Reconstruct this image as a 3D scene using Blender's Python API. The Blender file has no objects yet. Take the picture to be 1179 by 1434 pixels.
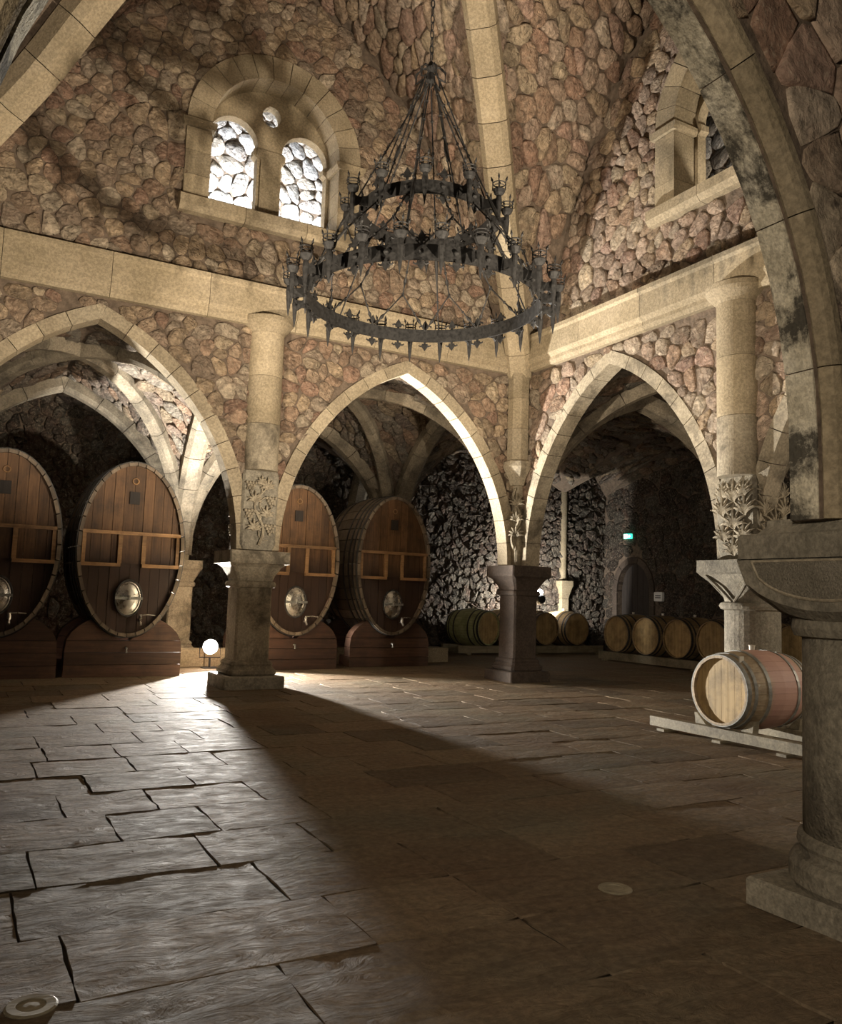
import bpy, math, random
import numpy as np
from math import sin, cos, pi, sqrt, atan2, hypot
from mathutils import Vector, Matrix
from mathutils.geometry import tessellate_polygon
random.seed(7)
SC = bpy.context.scene
COL = SC.collection

# ------------------------------------------------------------------ camera
F_PX, YAW, PITCH, ROLL = 1161.5, .50337, .101694, .032385
CAM = Vector((-9.4725, -13.2368, 1.55))
fw = Vector((sin(YAW)*cos(PITCH), cos(YAW)*cos(PITCH), sin(PITCH)))
rt = Vector((cos(YAW), -sin(YAW), 0)); up = rt.cross(fw)
rt, up = cos(ROLL)*rt + sin(ROLL)*up, -sin(ROLL)*rt + cos(ROLL)*up
cd = bpy.data.cameras.new('camera'); cam = bpy.data.objects.new('camera', cd); COL.objects.link(cam)
cd.sensor_fit = 'VERTICAL'; cd.sensor_height = 24; cd.lens = F_PX/1434*24
cd.clip_start = .05; cd.clip_end = 200
cam.matrix_world = Matrix(((rt.x, up.x, -fw.x, CAM.x), (rt.y, up.y, -fw.y, CAM.y), (rt.z, up.z, -fw.z, CAM.z), (0, 0, 0, 1)))
SC.camera = cam

# ------------------------------------------------------------------ world, exposure, lights
w = bpy.data.worlds.new('world'); SC.world = w; w.use_nodes = True
bg = w.node_tree.nodes['Background']; bg.inputs[0].default_value = (.9, .85, .8, 1); bg.inputs[1].default_value = .012
SC.view_settings.view_transform = 'Standard'; SC.view_settings.look = 'None'
SC.view_settings.gamma = 1; SC.view_settings.use_curve_mapping = False; SC.view_settings.exposure = 0.5
SC.cycles.max_bounces = 7; SC.cycles.diffuse_bounces = 4; SC.cycles.glossy_bounces = 3
SC.cycles.sample_clamp_indirect = 4

def light(name, kind, loc, power, col, size=.1, aim=None, spot=None, blend=.6, sx=None):
    l = bpy.data.lights.new(name, kind); l.energy = power; l.color = col
    if kind == 'AREA':
        l.size = size
        if sx: l.shape = 'RECTANGLE'; l.size_y = sx
    else: l.shadow_soft_size = size
    if spot: l.spot_size = spot; l.spot_blend = blend
    o = bpy.data.objects.new(name, l); COL.objects.link(o); o.location = loc
    if aim is not None:
        o.rotation_euler = (Vector(aim)-Vector(loc)).to_track_quat('-Z', 'Y').to_euler()
    return o
WARM = (1, .85, .66); COOL = (.92, .96, 1.0)
LAMP1 = (-5.0, 3.4, .42)          # flood standing between the casks
LAMP2 = (5.67, 6.75, 1.6)           # flood on top of the far barrels, turned to the wall
light('cask_flood', 'SPOT', (LAMP1[0], LAMP1[1]-.1, LAMP1[2]+.03), 6400, (1, .95, .87), .08, aim=(-4.6, .9, 3.0), spot=3.1, blend=.8)
light('barrel_flood', 'SPOT', (LAMP2[0]+.03, LAMP2[1]+.14, LAMP2[2]+.03), 420, (1, .97, .9), .06, aim=(5.75, 9.0, 1.9), spot=3.14, blend=.1)
# flood of the near walk, out of the frame, throws light up; added fills follow
light('hall_flood', 'SPOT', (-3.5, -11.7, .7), 4700, WARM, .12, aim=(-5.4, 0, 8.3), spot=1.02, blend=.5)
light('hall_fill_west', 'SPOT', (-12.4, -6.4, .7), 3900, WARM, .12, aim=(-1.5, -3.0, 8.6), spot=1.0, blend=.5)  # added fill from the west, brightens the vault and side wall
light('hall_corner_fill', 'SPOT', (-10.2, -9.3, .5), 1000, WARM, .12, aim=(-8.2, 0, 7.8), spot=.98, blend=.5)  # added unseen fill for the left part of the back wall
light('walk_fill', 'SPOT', (-12.2, -14.4, 2.9), 660, (1, .85, .66), .35, aim=(-6.0, -10.8, 2.9), spot=1.5, blend=.8)  # added fill behind the camera for the near pillar, arch and floor
light('side_walk_fill', 'POINT', (2.8, -8.7, 2.3), 210, WARM, .2)  # added lamp out of view, brightens the barrels in the side walk
# lamps up in the gallery behind the two windows
light('gallery_lamp', 'SPOT', (-5.3, .95, 7.1), 2600, (.88, .93, 1), .12, aim=(-5.3, 3.0, 8.2), spot=2.5, blend=.4)
light('gallery_lamp_side', 'POINT', (1.1, -5.6, 7.3), 160, (1, .9, .75), .12)

# ------------------------------------------------------------------ materials
class NT:
    def __init__(s, name):
        s.m = bpy.data.materials.new(name); s.m.use_nodes = True; s.t = s.m.node_tree; s.n = s.t.nodes
        s.p = s.n['Principled BSDF']
        g = s.n.new('ShaderNodeNewGeometry'); s.pos = g.outputs['Position']
    def link(s, a, b): s.t.links.new(a, b)
    def set(s, sock, v):
        if hasattr(v, 'default_value') or isinstance(v, bpy.types.NodeSocket): s.link(v, sock)
        else: sock.default_value = v
    def mapping(s, vec, sc=(1, 1, 1), rot=(0, 0, 0)):
        m = s.n.new('ShaderNodeMapping'); s.link(vec, m.inputs[0]); m.inputs['Scale'].default_value = sc; m.inputs['Rotation'].default_value = rot
        return m.outputs[0]
    def noise(s, scale, detail=4, rough=.55, vec=None, dist=0):
        n = s.n.new('ShaderNodeTexNoise'); s.link(vec or s.pos, n.inputs['Vector']); n.inputs['Scale'].default_value = scale
        n.inputs['Detail'].default_value = detail; n.inputs['Roughness'].default_value = rough; n.inputs['Distortion'].default_value = dist
        return n.outputs['Fac']
    def voro(s, scale, vec=None, feat='F1'):
        n = s.n.new('ShaderNodeTexVoronoi'); n.feature = feat; s.link(vec or s.pos, n.inputs['Vector']); n.inputs['Scale'].default_value = scale
        return n.outputs['Distance']
    def ramp(s, fac, stops):
        r = s.n.new('ShaderNodeValToRGB'); s.link(fac, r.inputs[0]); e = r.color_ramp.elements
        while len(e) < len(stops): e.new(.5)
        for el, (p, c) in zip(e, stops): el.position = p; el.color = (*c, 1) if len(c) == 3 else c
        return r.outputs[0]
    def mix(s, a, b, fac, mode='MIX'):
        m = s.n.new('ShaderNodeMix'); m.data_type = 'RGBA'; m.blend_type = mode
        s.set(m.inputs[0], fac); 
        for sock, v in ((m.inputs[6], a), (m.inputs[7], b)): s.set(sock, (*v, 1) if isinstance(v, tuple) and len(v) == 3 else v)
        return m.outputs[2]
    def math(s, op, a, b=0.0):
        m = s.n.new('ShaderNodeMath'); m.operation = op; s.set(m.inputs[0], a); s.set(m.inputs[1], b); return m.outputs[0]
    def attr(s, name):
        a = s.n.new('ShaderNodeAttribute'); a.attribute_name = name; return a.outputs['Color']
    def objrand(s):
        return s.n.new('ShaderNodeObjectInfo').outputs['Random']
    def objco(s):
        return s.n.new('ShaderNodeTexCoord').outputs['Object']
    def done(s, col, rough=.8, bump=None, strength=.5, dist=.02, metal=0, spec=None):
        s.set(s.p.inputs['Base Color'], (*col, 1) if isinstance(col, tuple) and len(col) == 3 else col)
        s.set(s.p.inputs['Roughness'], rough); s.p.inputs['Metallic'].default_value = metal
        if spec is not None: s.p.inputs['Specular IOR Level'].default_value = spec
        if bump is not None:
            b = s.n.new('ShaderNodeBump'); b.inputs['Strength'].default_value = strength; b.inputs['Distance'].default_value = dist
            s.link(bump, b.inputs['Height']); s.link(b.outputs[0], s.p.inputs['Normal'])
        return s.m
def grey(v): return (v, v, v)

def rubble_material(name, bd, wd=1.2):
    t = NT(name); base = t.attr('tint')
    m1 = t.ramp(t.noise(8, 7, .68, dist=.5), [(.3, grey(.5)), (.5, grey(.98)), (.7, grey(1.5))])
    c = t.mix(base, m1, 1.0, 'MULTIPLY')
    fl = t.ramp(t.noise(19, 6, .72, dist=.8), [(.52, grey(0)), (.66, grey(1))])
    c = t.mix(c, (.58, .48, .36), t.math('MULTIPLY', fl, .5))
    rd = t.ramp(t.noise(3.1, 5, .6), [(.52, grey(0)), (.66, grey(1))])
    c = t.mix(c, (.30, .15, .10), t.math('MULTIPLY', rd, .2))
    dk = t.ramp(t.noise(6.5, 8, .75), [(.56, grey(0)), (.68, grey(1))])
    c = t.mix(c, (.06, .045, .035), t.math('MULTIPLY', dk, .75))
    h = t.math('ADD', t.math('MULTIPLY', t.noise(9, 8, .66, dist=wd), 1.3), t.math('MULTIPLY', t.voro(11), .45))
    return t.done(c, .88, h, 1.0, bd, spec=.25)
def lime_material(name, c1, c2, c3, dirt=.5, dirt_col=(.06, .05, .04), fine=28, bump=.35, dirt_scale=1.7, lo=.5, hi=.66):
    t = NT(name)
    c = t.ramp(t.noise(1.3 if fine < 33 else 3.5, 6, .6), [(.3, c1), (.5, c2), (.72, c3)])
    c = t.mix(c, t.ramp(t.objrand(), [(0, grey(.82)), (1, grey(1.12))]), 1.0, 'MULTIPLY')
    sp = t.ramp(t.noise(fine, 5, .7), [(.4, grey(.72)), (.62, grey(1.12))])
    c = t.mix(c, sp, 1.0, 'MULTIPLY')
    d = t.ramp(t.noise(dirt_scale, 9, .72, dist=.3), [(lo, grey(0)), (hi, grey(1))])
    c = t.mix(c, dirt_col, t.math('MULTIPLY', d, dirt))
    h = t.math('ADD', t.noise(fine*1.6, 4, .6), t.math('MULTIPLY', t.noise(5, 5, .6), 1.4))
    return t.done(c, .82, h, bump, .02, spec=.25)
def wood_material(name, c1, c2, axis='Z', dark_below=None, stain=None, rough=.6, var=.35):
    t = NT(name); oc = t.objco()
    sc = {'Z': (14, 14, .7), 'X': (.7, 14, 14)}[axis]
    n = t.noise(2.2, 6, .65, t.mapping(oc, sc), .4)
    c = t.ramp(n, [(.3, c1), (.7, c2)])
    c = t.mix(c, t.ramp(t.objrand(), [(0, grey(1-var)), (1, grey(1+var*.7))]), 1.0, 'MULTIPLY')
    blot = t.ramp(t.noise(3.1, 6, .7), [(.45, grey(0)), (.7, grey(1))])
    c = t.mix(c, (.02, .014, .01), t.math('MULTIPLY', blot, .55))
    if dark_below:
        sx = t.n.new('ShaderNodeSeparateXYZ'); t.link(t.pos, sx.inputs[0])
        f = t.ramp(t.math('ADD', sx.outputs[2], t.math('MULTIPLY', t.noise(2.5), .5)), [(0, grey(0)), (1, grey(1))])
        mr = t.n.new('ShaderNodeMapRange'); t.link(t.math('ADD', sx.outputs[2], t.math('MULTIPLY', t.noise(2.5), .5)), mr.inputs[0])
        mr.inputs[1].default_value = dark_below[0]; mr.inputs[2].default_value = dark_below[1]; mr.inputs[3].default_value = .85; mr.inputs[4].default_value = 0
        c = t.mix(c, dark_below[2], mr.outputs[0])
    if stain:
        sx = t.n.new('ShaderNodeSeparateXYZ'); t.link(oc, sx.inputs[0])
        a = t.math('ABSOLUTE', t.math('SUBTRACT', sx.outputs[0], stain[1]))
        mr = t.n.new('ShaderNodeMapRange'); t.link(t.math('ADD', a, t.math('MULTIPLY', t.noise(4), .12)), mr.inputs[0])
        mr.inputs[1].default_value = stain[2]; mr.inputs[2].default_value = stain[2]+.12; mr.inputs[3].default_value = .75; mr.inputs[4].default_value = 0
        c = t.mix(c, stain[0], mr.outputs[0])
    return t.done(c, rough, n, .25, .01, spec=.35)
def metal_material(name, c1, c2, rough=.5, metal=.8, scale=20):
    t = NT(name); n = t.noise(scale, 5, .65)
    return t.done(t.ramp(n, [(.35, c1), (.65, c2)]), t.ramp(n, [(.3, grey(rough-.1)), (.7, grey(min(1, rough+.2)))]), n, .2, .005, metal)
def glow(name, col, strength):
    t = NT(name); t.p.inputs['Base Color'].default_value = (*col, 1); t.p.inputs['Emission Color'].default_value = (*col, 1)
    t.p.inputs['Emission Strength'].default_value = strength; return t.m

M = {}
M['rubble'] = rubble_material('rubble_stone', .13); M['rubble_near'] = rubble_material('near_rubble_stone', .05, .25)
t = NT('mortar'); M['mortar'] = t.done(t.ramp(t.noise(9, 6, .65), [(.3, (.07, .052, .036)), (.7, (.19, .14, .10))]), .95, t.noise(22, 5), .6, .03)
M['lime'] = lime_material('warm_limestone', (.27, .218, .137), (.34, .277, .182), (.41, .34, .235), .3, (.17, .135, .095), lo=.55, hi=.75)
M['rib'] = lime_material('rib_limestone', (.30, .245, .165), (.38, .315, .215), (.45, .385, .275), .4, (.12, .09, .06), lo=.54, hi=.72)
M['weather'] = lime_material('weathered_limestone', (.29, .245, .17), (.38, .325, .235), (.46, .40, .295), .8, (.075, .062, .045), lo=.48, hi=.64)
M['mottled'] = lime_material('mottled_limestone', (.48, .43, .32), (.66, .60, .46), (.84, .78, .63), .93, (.05, .045, .036), fine=34, dirt_scale=2.2, lo=.49, hi=.58, bump=.6)
M['darkstone'] = lime_material('dark_stone', (.20, .18, .135), (.29, .26, .20), (.38, .34, .265), .7, (.035, .03, .024), fine=30, bump=.5, dirt_scale=2.6, lo=.46, hi=.66)
M['hatched'] = lime_material('bush_hammered_stone', (.20, .18, .135), (.27, .24, .185), (.34, .305, .24), .5, (.05, .045, .035), fine=75, bump=1.0)
M['walkrib'] = lime_material('walk_limestone', (.17, .145, .105), (.26, .22, .16), (.35, .30, .22), .75, (.035, .03, .024), lo=.46, hi=.66)  # darker limestone for the vault ribs of the walks
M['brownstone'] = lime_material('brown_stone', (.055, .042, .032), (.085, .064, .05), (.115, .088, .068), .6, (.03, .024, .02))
def slate():
    t = NT('floor_slab_stone')
    c = t.ramp(t.noise(.8, 6, .6), [(.3, (.185, .128, .084)), (.5, (.215, .162, .108)), (.7, (.19, .165, .118))])
    c = t.mix(c, t.ramp(t.objrand(), [(0, (.72, .72, .70)), (.5, (1, .96, .9)), (1, (1.18, 1.16, 1.1))]), 1.0, 'MULTIPLY')
    c = t.mix(c, t.ramp(t.noise(19, 5, .7), [(.4, grey(.74)), (.65, grey(1.15))]), 1.0, 'MULTIPLY')
    st = t.noise(3.4, 8, .66, t.mapping(t.pos, (1.0, 2.2, 1), (0, 0, .25)), 1.1)
    h = t.math('ADD', t.math('MULTIPLY', st, 2.0), t.math('MULTIPLY', t.noise(30, 4), .16))
    return t.done(c, t.ramp(t.noise(6, 5, .6), [(.3, grey(.68)), (.7, grey(.92))]), h, .95, .03, spec=.15)
M['slab'] = slate()
t = NT('floor_joint'); M['joint'] = t.done(t.ramp(t.noise(8, 4), [(.3, (.018, .014, .010)), (.7, (.04, .032, .024))]), .95)
M['cask_head'] = wood_material('cask_head_oak', (.09, .046, .022), (.21, .112, .05), 'Z', (2.15, 2.75, (.032, .018, .014)))  # lower half: stain and the shadow below the rails put into the colour
M['cask_stave'] = wood_material('cask_stave_oak', (.13, .10, .07), (.26, .20, .14), 'Z')
M['cask_rail'] = wood_material('cask_rail_oak', (.26, .14, .06), (.42, .25, .12), 'X')
M['cradle'] = wood_material('cradle_oak', (.055, .028, .018), (.12, .062, .038), 'X')
M['barrel'] = wood_material('barrel_oak', (.30, .20, .10), (.50, .36, .19), 'X', var=.18)
M['barrel_head'] = wood_material('barrel_head_oak', (.42, .29, .13), (.60, .44, .22), 'Z', var=.12)
M['barrel_wine'] = wood_material('wine_stained_oak', (.44, .33, .21), (.62, .50, .34), 'X', stain=((.62, .35, .30), .66, .30), var=.15)
M['barrel_green'] = wood_material('greenish_oak', (.34, .35, .16), (.56, .56, .29), 'X', var=.18)
M['rack'] = wood_material('rack_timber', (.20, .17, .11), (.38, .33, .23), 'X', var=.1)
M['door'] = wood_material('door_timber', (.018, .014, .012), (.04, .03, .024), 'Z', var=.2)
M['iron'] = metal_material('wrought_iron', (.012, .0115, .011), (.036, .034, .032), .6, .4, 25)
M['hoop'] = metal_material('hoop_iron', (.05, .048, .045), (.13, .125, .12), .5, .7, 15)
M['galv'] = metal_material('galvanised_hoop', (.24, .24, .22), (.40, .40, .37), .45, .35, 12)
M['steel'] = metal_material('steel', (.50, .47, .42), (.68, .65, .60), .25, .95, 8)
M['brass'] = metal_material('brass', (.45, .33, .15), (.6, .46, .24), .35, .9, 10)
M['cream'] = metal_material('cream_paint', (.62, .58, .48), (.72, .68, .58), .5, 0, 10)
M['white'] = metal_material('white_plastic', (.72, .72, .70), (.80, .80, .78), .5, 0, 6)
M['black'] = metal_material('black_paint', (.015, .015, .016), (.03, .03, .032), .5, .2, 10)
M['green_glow'] = glow('exit_green', (.05, .62, .42), 1.6)
M['white_glow'] = glow('exit_white', (.8, 1, .95), 4.0)
M['lamp_glow'] = glow('lamp_glass', (1, .97, .92), 60)

# ------------------------------------------------------------------ object helpers
def mk(name, V, Fc, mat, parent=None, kind=None, tint=None, smooth=False, centre=True, label=None):
    me = bpy.data.meshes.new(name)
    V = [tuple(v) for v in V]
    c = Vector((0, 0, 0))
    if centre and V:
        a = np.array(V); c = Vector(((a.max(0)+a.min(0))/2).tolist()); V = (a-np.array(c)).tolist()
    me.from_pydata(V, [], Fc)
    if tint is not None:
        at = me.attributes.new('tint', 'FLOAT_COLOR', 'POINT')
        if len(tint) == len(V) and isinstance(tint[0], (tuple, list)): arr = np.array([(*x, 1) for x in tint], 'f')
        else: arr = np.tile(np.array((*tint, 1), 'f'), (len(V), 1))
        at.data.foreach_set('color', arr.ravel())
    me.materials.append(mat)
    if smooth: me.shade_smooth() if hasattr(me, 'shade_smooth') else None
    o = bpy.data.objects.new(name, me); COL.objects.link(o); o.location = c
    if parent: o.parent = parent
    if kind: o['kind'] = kind
    if label: o['label'] = label
    return o
def thing(name, label, cat, loc=(0, 0, 0), rz=0, group=None):
    o = bpy.data.objects.new(name, None); COL.objects.link(o); o.location = loc; o.rotation_euler = (0, 0, rz)
    o.empty_display_size = .2
    o['label'] = label; o['category'] = cat
    if group: o['group'] = group
    return o
def struct_empty(name):
    o = bpy.data.objects.new(name, None); COL.objects.link(o); o['kind'] = 'structure'; return o
def copy_tree(o, parent=None):
    c = o.copy(); COL.objects.link(c)
    if parent: c.parent = parent
    for ch in o.children: copy_tree(ch, c)
    return c
class B:
    """collects shapes into one mesh"""
    def __init__(s): s.V = []; s.F = []
    def add(s, V, Fc):
        k = len(s.V); s.V += [tuple(v) for v in V]; s.F += [tuple(i+k for i in f) for f in Fc]; return s
    def box(s, c, d, rz=0):
        x, y, z = (q/2 for q in d); V = []
        for sx, sy, sz in ((-1,-1,-1),(1,-1,-1),(1,1,-1),(-1,1,-1),(-1,-1,1),(1,-1,1),(1,1,1),(-1,1,1)):
            px, py = sx*x, sy*y
            V.append((c[0]+px*cos(rz)-py*sin(rz), c[1]+px*sin(rz)+py*cos(rz), c[2]+sz*z))
        return s.add(V, [(0,3,2,1),(4,5,6,7),(0,1,5,4),(1,2,6,5),(2,3,7,6),(3,0,4,7)])
    def loft(s, rings, cap=True, close=True):
        n = len(rings[0]); V = [p for r in rings for p in r]; Fc = []
        for i in range(len(rings)-1):
            for j in range(n if close else n-1):
                a, b = i*n+j, i*n+(j+1) % n; Fc.append((a, b, b+n, a+n))
        if cap: Fc.append(tuple(range(n-1, -1, -1))); Fc.append(tuple(range((len(rings)-1)*n, len(rings)*n)))
        return s.add(V, Fc)
    def tube(s, pts, r, n=6):
        pts = [Vector(p) for p in pts]; rs = r if isinstance(r, (list, tuple)) else [r]*len(pts); rings = []
        for i, p in enumerate(pts):
            d = (pts[min(i+1, len(pts)-1)]-pts[max(i-1, 0)]).normalized()
            a = d.cross(Vector((0, 0, 1)) if abs(d.z) < .9 else Vector((1, 0, 0))).normalized(); b = d.cross(a)
            rings.append([p+(a*cos(2*pi*k/n)+b*sin(2*pi*k/n))*rs[i] for k in range(n)])
        return s.loft(rings)
    def lathe(s, prof, c=(0, 0, 0), n=24, cap=True):
        return s.loft([[(c[0]+r*cos(2*pi*k/n), c[1]+r*sin(2*pi*k/n), c[2]+z) for k in range(n)] for r, z in prof], cap)
    def ring(s, R, r, c=(0, 0, 0), n=20, m=5, axis='Z'):
        V = []; Fc = []
        for i in range(n):
            a = 2*pi*i/n
            for j in range(m):
                b = 2*pi*j/m; q = R+r*cos(b); p = (q*cos(a), q*sin(a), r*sin(b))
                if axis == 'X': p = (p[2], p[0], p[1])
                if axis == 'Y': p = (p[0], p[2], p[1])
                V.append((p[0]+c[0], p[1]+c[1], p[2]+c[2]))
        for i in range(n):
            for j in range(m): Fc.append((i*m+j, ((i+1) % n)*m+j, ((i+1) % n)*m+(j+1) % m, i*m+(j+1) % m))
        return s.add(V, Fc)
    def blob(s, c, r, n=8, m=5, rot=None):
        rx, ry, rz = r if isinstance(r, (tuple, list)) else (r, r, r); rings = []
        V = []; Fc = []
        for i in range(m+1):
            th = pi*i/m
            for k in range(n):
                ph = 2*pi*k/n; p = Vector((rx*sin(th)*cos(ph), ry*sin(th)*sin(ph), rz*cos(th)))
                if rot: p = rot @ p
                V.append(Vector(c)+p)
        for i in range(m):
            for k in range(n): Fc.append((i*n+k, (i+1)*n+k, (i+1)*n+(k+1) % n, i*n+(k+1) % n))
        return s.add(V, Fc)
    def prism(s, poly, a, b, fn):
        """extrude a simple 2D polygon between depths a and b; fn(u, v, depth) -> point"""
        n = len(poly); V = [fn(u, v, a) for u, v in poly]+[fn(u, v, b) for u, v in poly]
        T = tessellate_polygon([[Vector((u, v, 0)) for u, v in poly]])
        Fc = [tuple(f) for f in T]+[tuple(i+n for i in reversed(f)) for f in T]
        Fc += [(i, (i+1) % n, (i+1) % n+n, i+n) for i in range(n)]
        return s.add(V, Fc)
    def mk(s, name, mat, parent=None, **k): return mk(name, s.V, s.F, mat, parent, **k)
def sq(h, z, c=(0, 0), ch=.12, hy=None):
    hy = hy or h; e = ch*h
    return [(c[0]+x, c[1]+y, z) for x, y in ((-h, -hy+e), (-h+e, -hy), (h-e, -hy), (h, -hy+e), (h, hy-e), (h-e, hy), (-h+e, hy), (-h, hy-e))]
def rnd(r, z, c=(0, 0), n=32): return [(c[0]+r*cos(2*pi*k/n), c[1]+r*sin(2*pi*k/n), z) for k in range(n)]

# ------------------------------------------------------------------ irregular stones
def clip(poly, nx, ny, d):
    out = []; n = len(poly)
    for i in range(n):
        p, q = poly[i], poly[(i+1) % n]
        a = p[0]*nx+p[1]*ny-d; b = q[0]*nx+q[1]*ny-d
        if a <= 0: out.append(p)
        if (a < 0 < b) or (b < 0 < a):
            t = a/(a-b); out.append((p[0]+t*(q[0]-p[0]), p[1]+t*(q[1]-p[1])))
    return out
def voronoi(x0, x1, y0, y1, sp, inside, seed, drop=.22):
    rng = random.Random(seed); nx = int((x1-x0)/sp)+1; ny = int((y1-y0)/(sp*.82))+1; g = {}
    for j in range(-1, ny+1):
        for i in range(-1, nx+1):
            if rng.random() < drop: continue
            g[i, j] = (x0+(i+.5+.5*(j & 1)+rng.uniform(-.42, .42))*sp, y0+(j+.5+rng.uniform(-.42, .42))*sp*.82)
    out = []
    for (i, j), p in g.items():
        if inside(*p) < sp*.12: continue
        R = sp*1.5; poly = [(p[0]-R, p[1]-R), (p[0]+R, p[1]-R), (p[0]+R, p[1]+R), (p[0]-R, p[1]+R)]
        for dj in range(-3, 4):
            for di in range(-3, 4):
                q = g.get((i+di, j+dj))
                if q is None or (di == 0 and dj == 0): continue
                ex, ey = q[0]-p[0], q[1]-p[1]
                poly = clip(poly, ex, ey, (q[0]**2+q[1]**2-p[0]**2-p[1]**2)/2)
        if len(poly) < 3: continue
        res = []; bad = False
        for a, b in poly:
            for _ in range(6):
                s = inside(a, b)
                if s >= -.002: break
                e = .01; gx = (inside(a+e, b)-inside(a-e, b))/(2*e); gy = (inside(a, b+e)-inside(a, b-e))/(2*e); L = gx*gx+gy*gy
                if L < 1e-6: bad = True; break
                a += -s*gx/L; b += -s*gy/L
            res.append((a, b))
        if not bad: out.append((p, res))
    return out
PALETTE = [(.34, .255, .17), (.38, .30, .205), (.30, .205, .14), (.29, .185, .13), (.41, .335, .245), (.36, .285, .21), (.265, .20, .145), (.37, .275, .18), (.33, .24, .165)]
REDS = [(.36, .26, .19), (.34, .23, .175), (.40, .30, .225), (.42, .34, .26), (.33, .24, .18), (.37, .28, .21)]
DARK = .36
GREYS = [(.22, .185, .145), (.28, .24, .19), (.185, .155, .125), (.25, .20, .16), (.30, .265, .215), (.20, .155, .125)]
def stone_mesh(p, poly, surf, gap, h, rng):
    cx = sum(a for a, b in poly)/len(poly); cy = sum(b for a, b in poly)/len(poly)
    pts = []
    n = len(poly)
    for i in range(n):                         # worn corners, uneven edges
        a, b, c = poly[i-1], poly[i], poly[(i+1) % n]
        la = hypot(a[0]-b[0], a[1]-b[1]); lc = hypot(c[0]-b[0], c[1]-b[1])
        if min(la, lc) < .02 and i % 2: continue
        k = rng.uniform(.08, .2) if gap > .0035 else rng.uniform(.02, .07)
        pts.append((b[0]+(a[0]-b[0])*k+(c[0]-b[0])*k*.6, b[1]+(a[1]-b[1])*k+(c[1]-b[1])*k*.6))
        if lc > .09:
            q = rng.uniform(.35, .65); o = rng.uniform(-.09, .05)*(1 if gap > .0035 else .5)
            pts.append((b[0]+(c[0]-b[0])*q-(c[1]-b[1])*o, b[1]+(c[1]-b[1])*q+(c[0]-b[0])*o))
    n = len(pts)
    if n < 3: return None
    R = sum(hypot(a-cx, b-cy) for a, b in pts)/n
    if R < gap*1.6: return None
    tx, ty = rng.uniform(-.28, .28), rng.uniform(-.28, .28); V = []
    P0, N0 = surf(cx, cy)
    def put(u, v, d):
        P, N = surf(u, v); return P+N*d
    for (f, d) in ((1, -.03), (1, h*.7), (.9, h)):
        for a, b in pts:
            q = (1-gap/max(R, .05)) if f == 1 else f*(1-gap/max(R, .05))
            u, v = cx+(a-cx)*q, cy+(b-cy)*q
            dd = d if d < 0 else max(.004, d*(1+rng.uniform(-.3, .3))+(a-cx)*q*tx*.5+(b-cy)*q*ty*.5)
            V.append(put(u, v, dd))
    V.append(put(cx+rng.uniform(-.3, .3)*R*.5, cy+rng.uniform(-.3, .3)*R*.5, h*rng.uniform(.85, 1.45)))
    Fc = []
    for r in range(2):
        for i in range(n): Fc.append((r*n+i, r*n+(i+1) % n, (r+1)*n+(i+1) % n, (r+1)*n+i))
    for i in range(n): Fc.append((2*n+i, 2*n+(i+1) % n, 3*n))
    return V, Fc, P0, R
def px_size(P, R):
    d = P-CAM; z = d.dot(fw)
    if z < .5: return 0
    x = 589.5+F_PX*d.dot(rt)/z; y = 717-F_PX*d.dot(up)/z
    s = F_PX*R/z
    return s if (-60 < x < 1239 and -60 < y < 1494) else s*.02
def stones(parent, cells, surf, seed, palette, h=.05, gap=.006, most=300, min_px=3.2, store=None, soft=True, mat=None):
    rng = random.Random(seed); L = store if store is not None else []
    for p, poly in cells:
        r = stone_mesh(p, poly, surf, gap, h*rng.uniform(.6, 1.35), rng)
        if not r: continue
        V, Fc, P0, R = r; c = rng.choice(palette); k = rng.uniform(.95, 1.5)
        L.append((px_size(P0, R), V, Fc, tuple(q*k for q in c)))
    if store is None: emit_stones(parent, L, most, min_px, soft, mat)
def emit_stones(parent, L, most=300, min_px=3.2, soft=True, mat=None):
    mat = mat or M['rubble']
    L.sort(key=lambda q: -q[0])
    rest = B(); tt = []
    for i, (s, V, Fc, c) in enumerate(L):
        if i < most and s > min_px: mk('stone', V, Fc, mat, parent, tint=c, smooth=soft)
        else: rest.add(V, Fc); tt += [c]*len(V)
    if rest.V: rest.mk('stone_rubble', mat, parent, kind='stuff', tint=tt, centre=False, smooth=soft)

# ------------------------------------------------------------------ arch curves
class Arch:
    """two-centred pointed arch: half span hs at the springing zs, apex za"""
    def __init__(s, hs, zs, za):
        s.hs, s.zs, s.za = hs, zs, za; h = za-zs
        s.e = (h*h-hs*hs)/(2*hs); s.r = hs+s.e
    def z(s, x): return s.zs+sqrt(max(0, s.r**2-(abs(x)+s.e)**2))
    def half(s, z): return s.hs if z <= s.zs else max(0, sqrt(max(0, s.r**2-(z-s.zs)**2))-s.e)
    def pts(s, n=14):
        """right half from springing to apex, as (x, z, nx, nz)"""
        a1 = atan2(s.za-s.zs, s.e); out = []
        for i in range(n+1):
            a = a1*i/n; out.append((-s.e+s.r*cos(a), s.zs+s.r*sin(a), cos(a), sin(a)))
        return out
    def sd(s, x, z):
        """negative inside the opening"""
        x = abs(x)
        if z < s.zs: return x-s.hs
        return hypot(x+s.e, z-s.zs)-s.r
    def outline(s, xc, base, n=12):
        R = [(p[0], p[1]) for p in s.pts(n)]
        return [(xc-s.hs, base)]+[(xc-x, z) for x, z in R]+[(xc+x, z) for x, z in reversed(R[:-1])]+[(xc+s.hs, base)]
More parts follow.
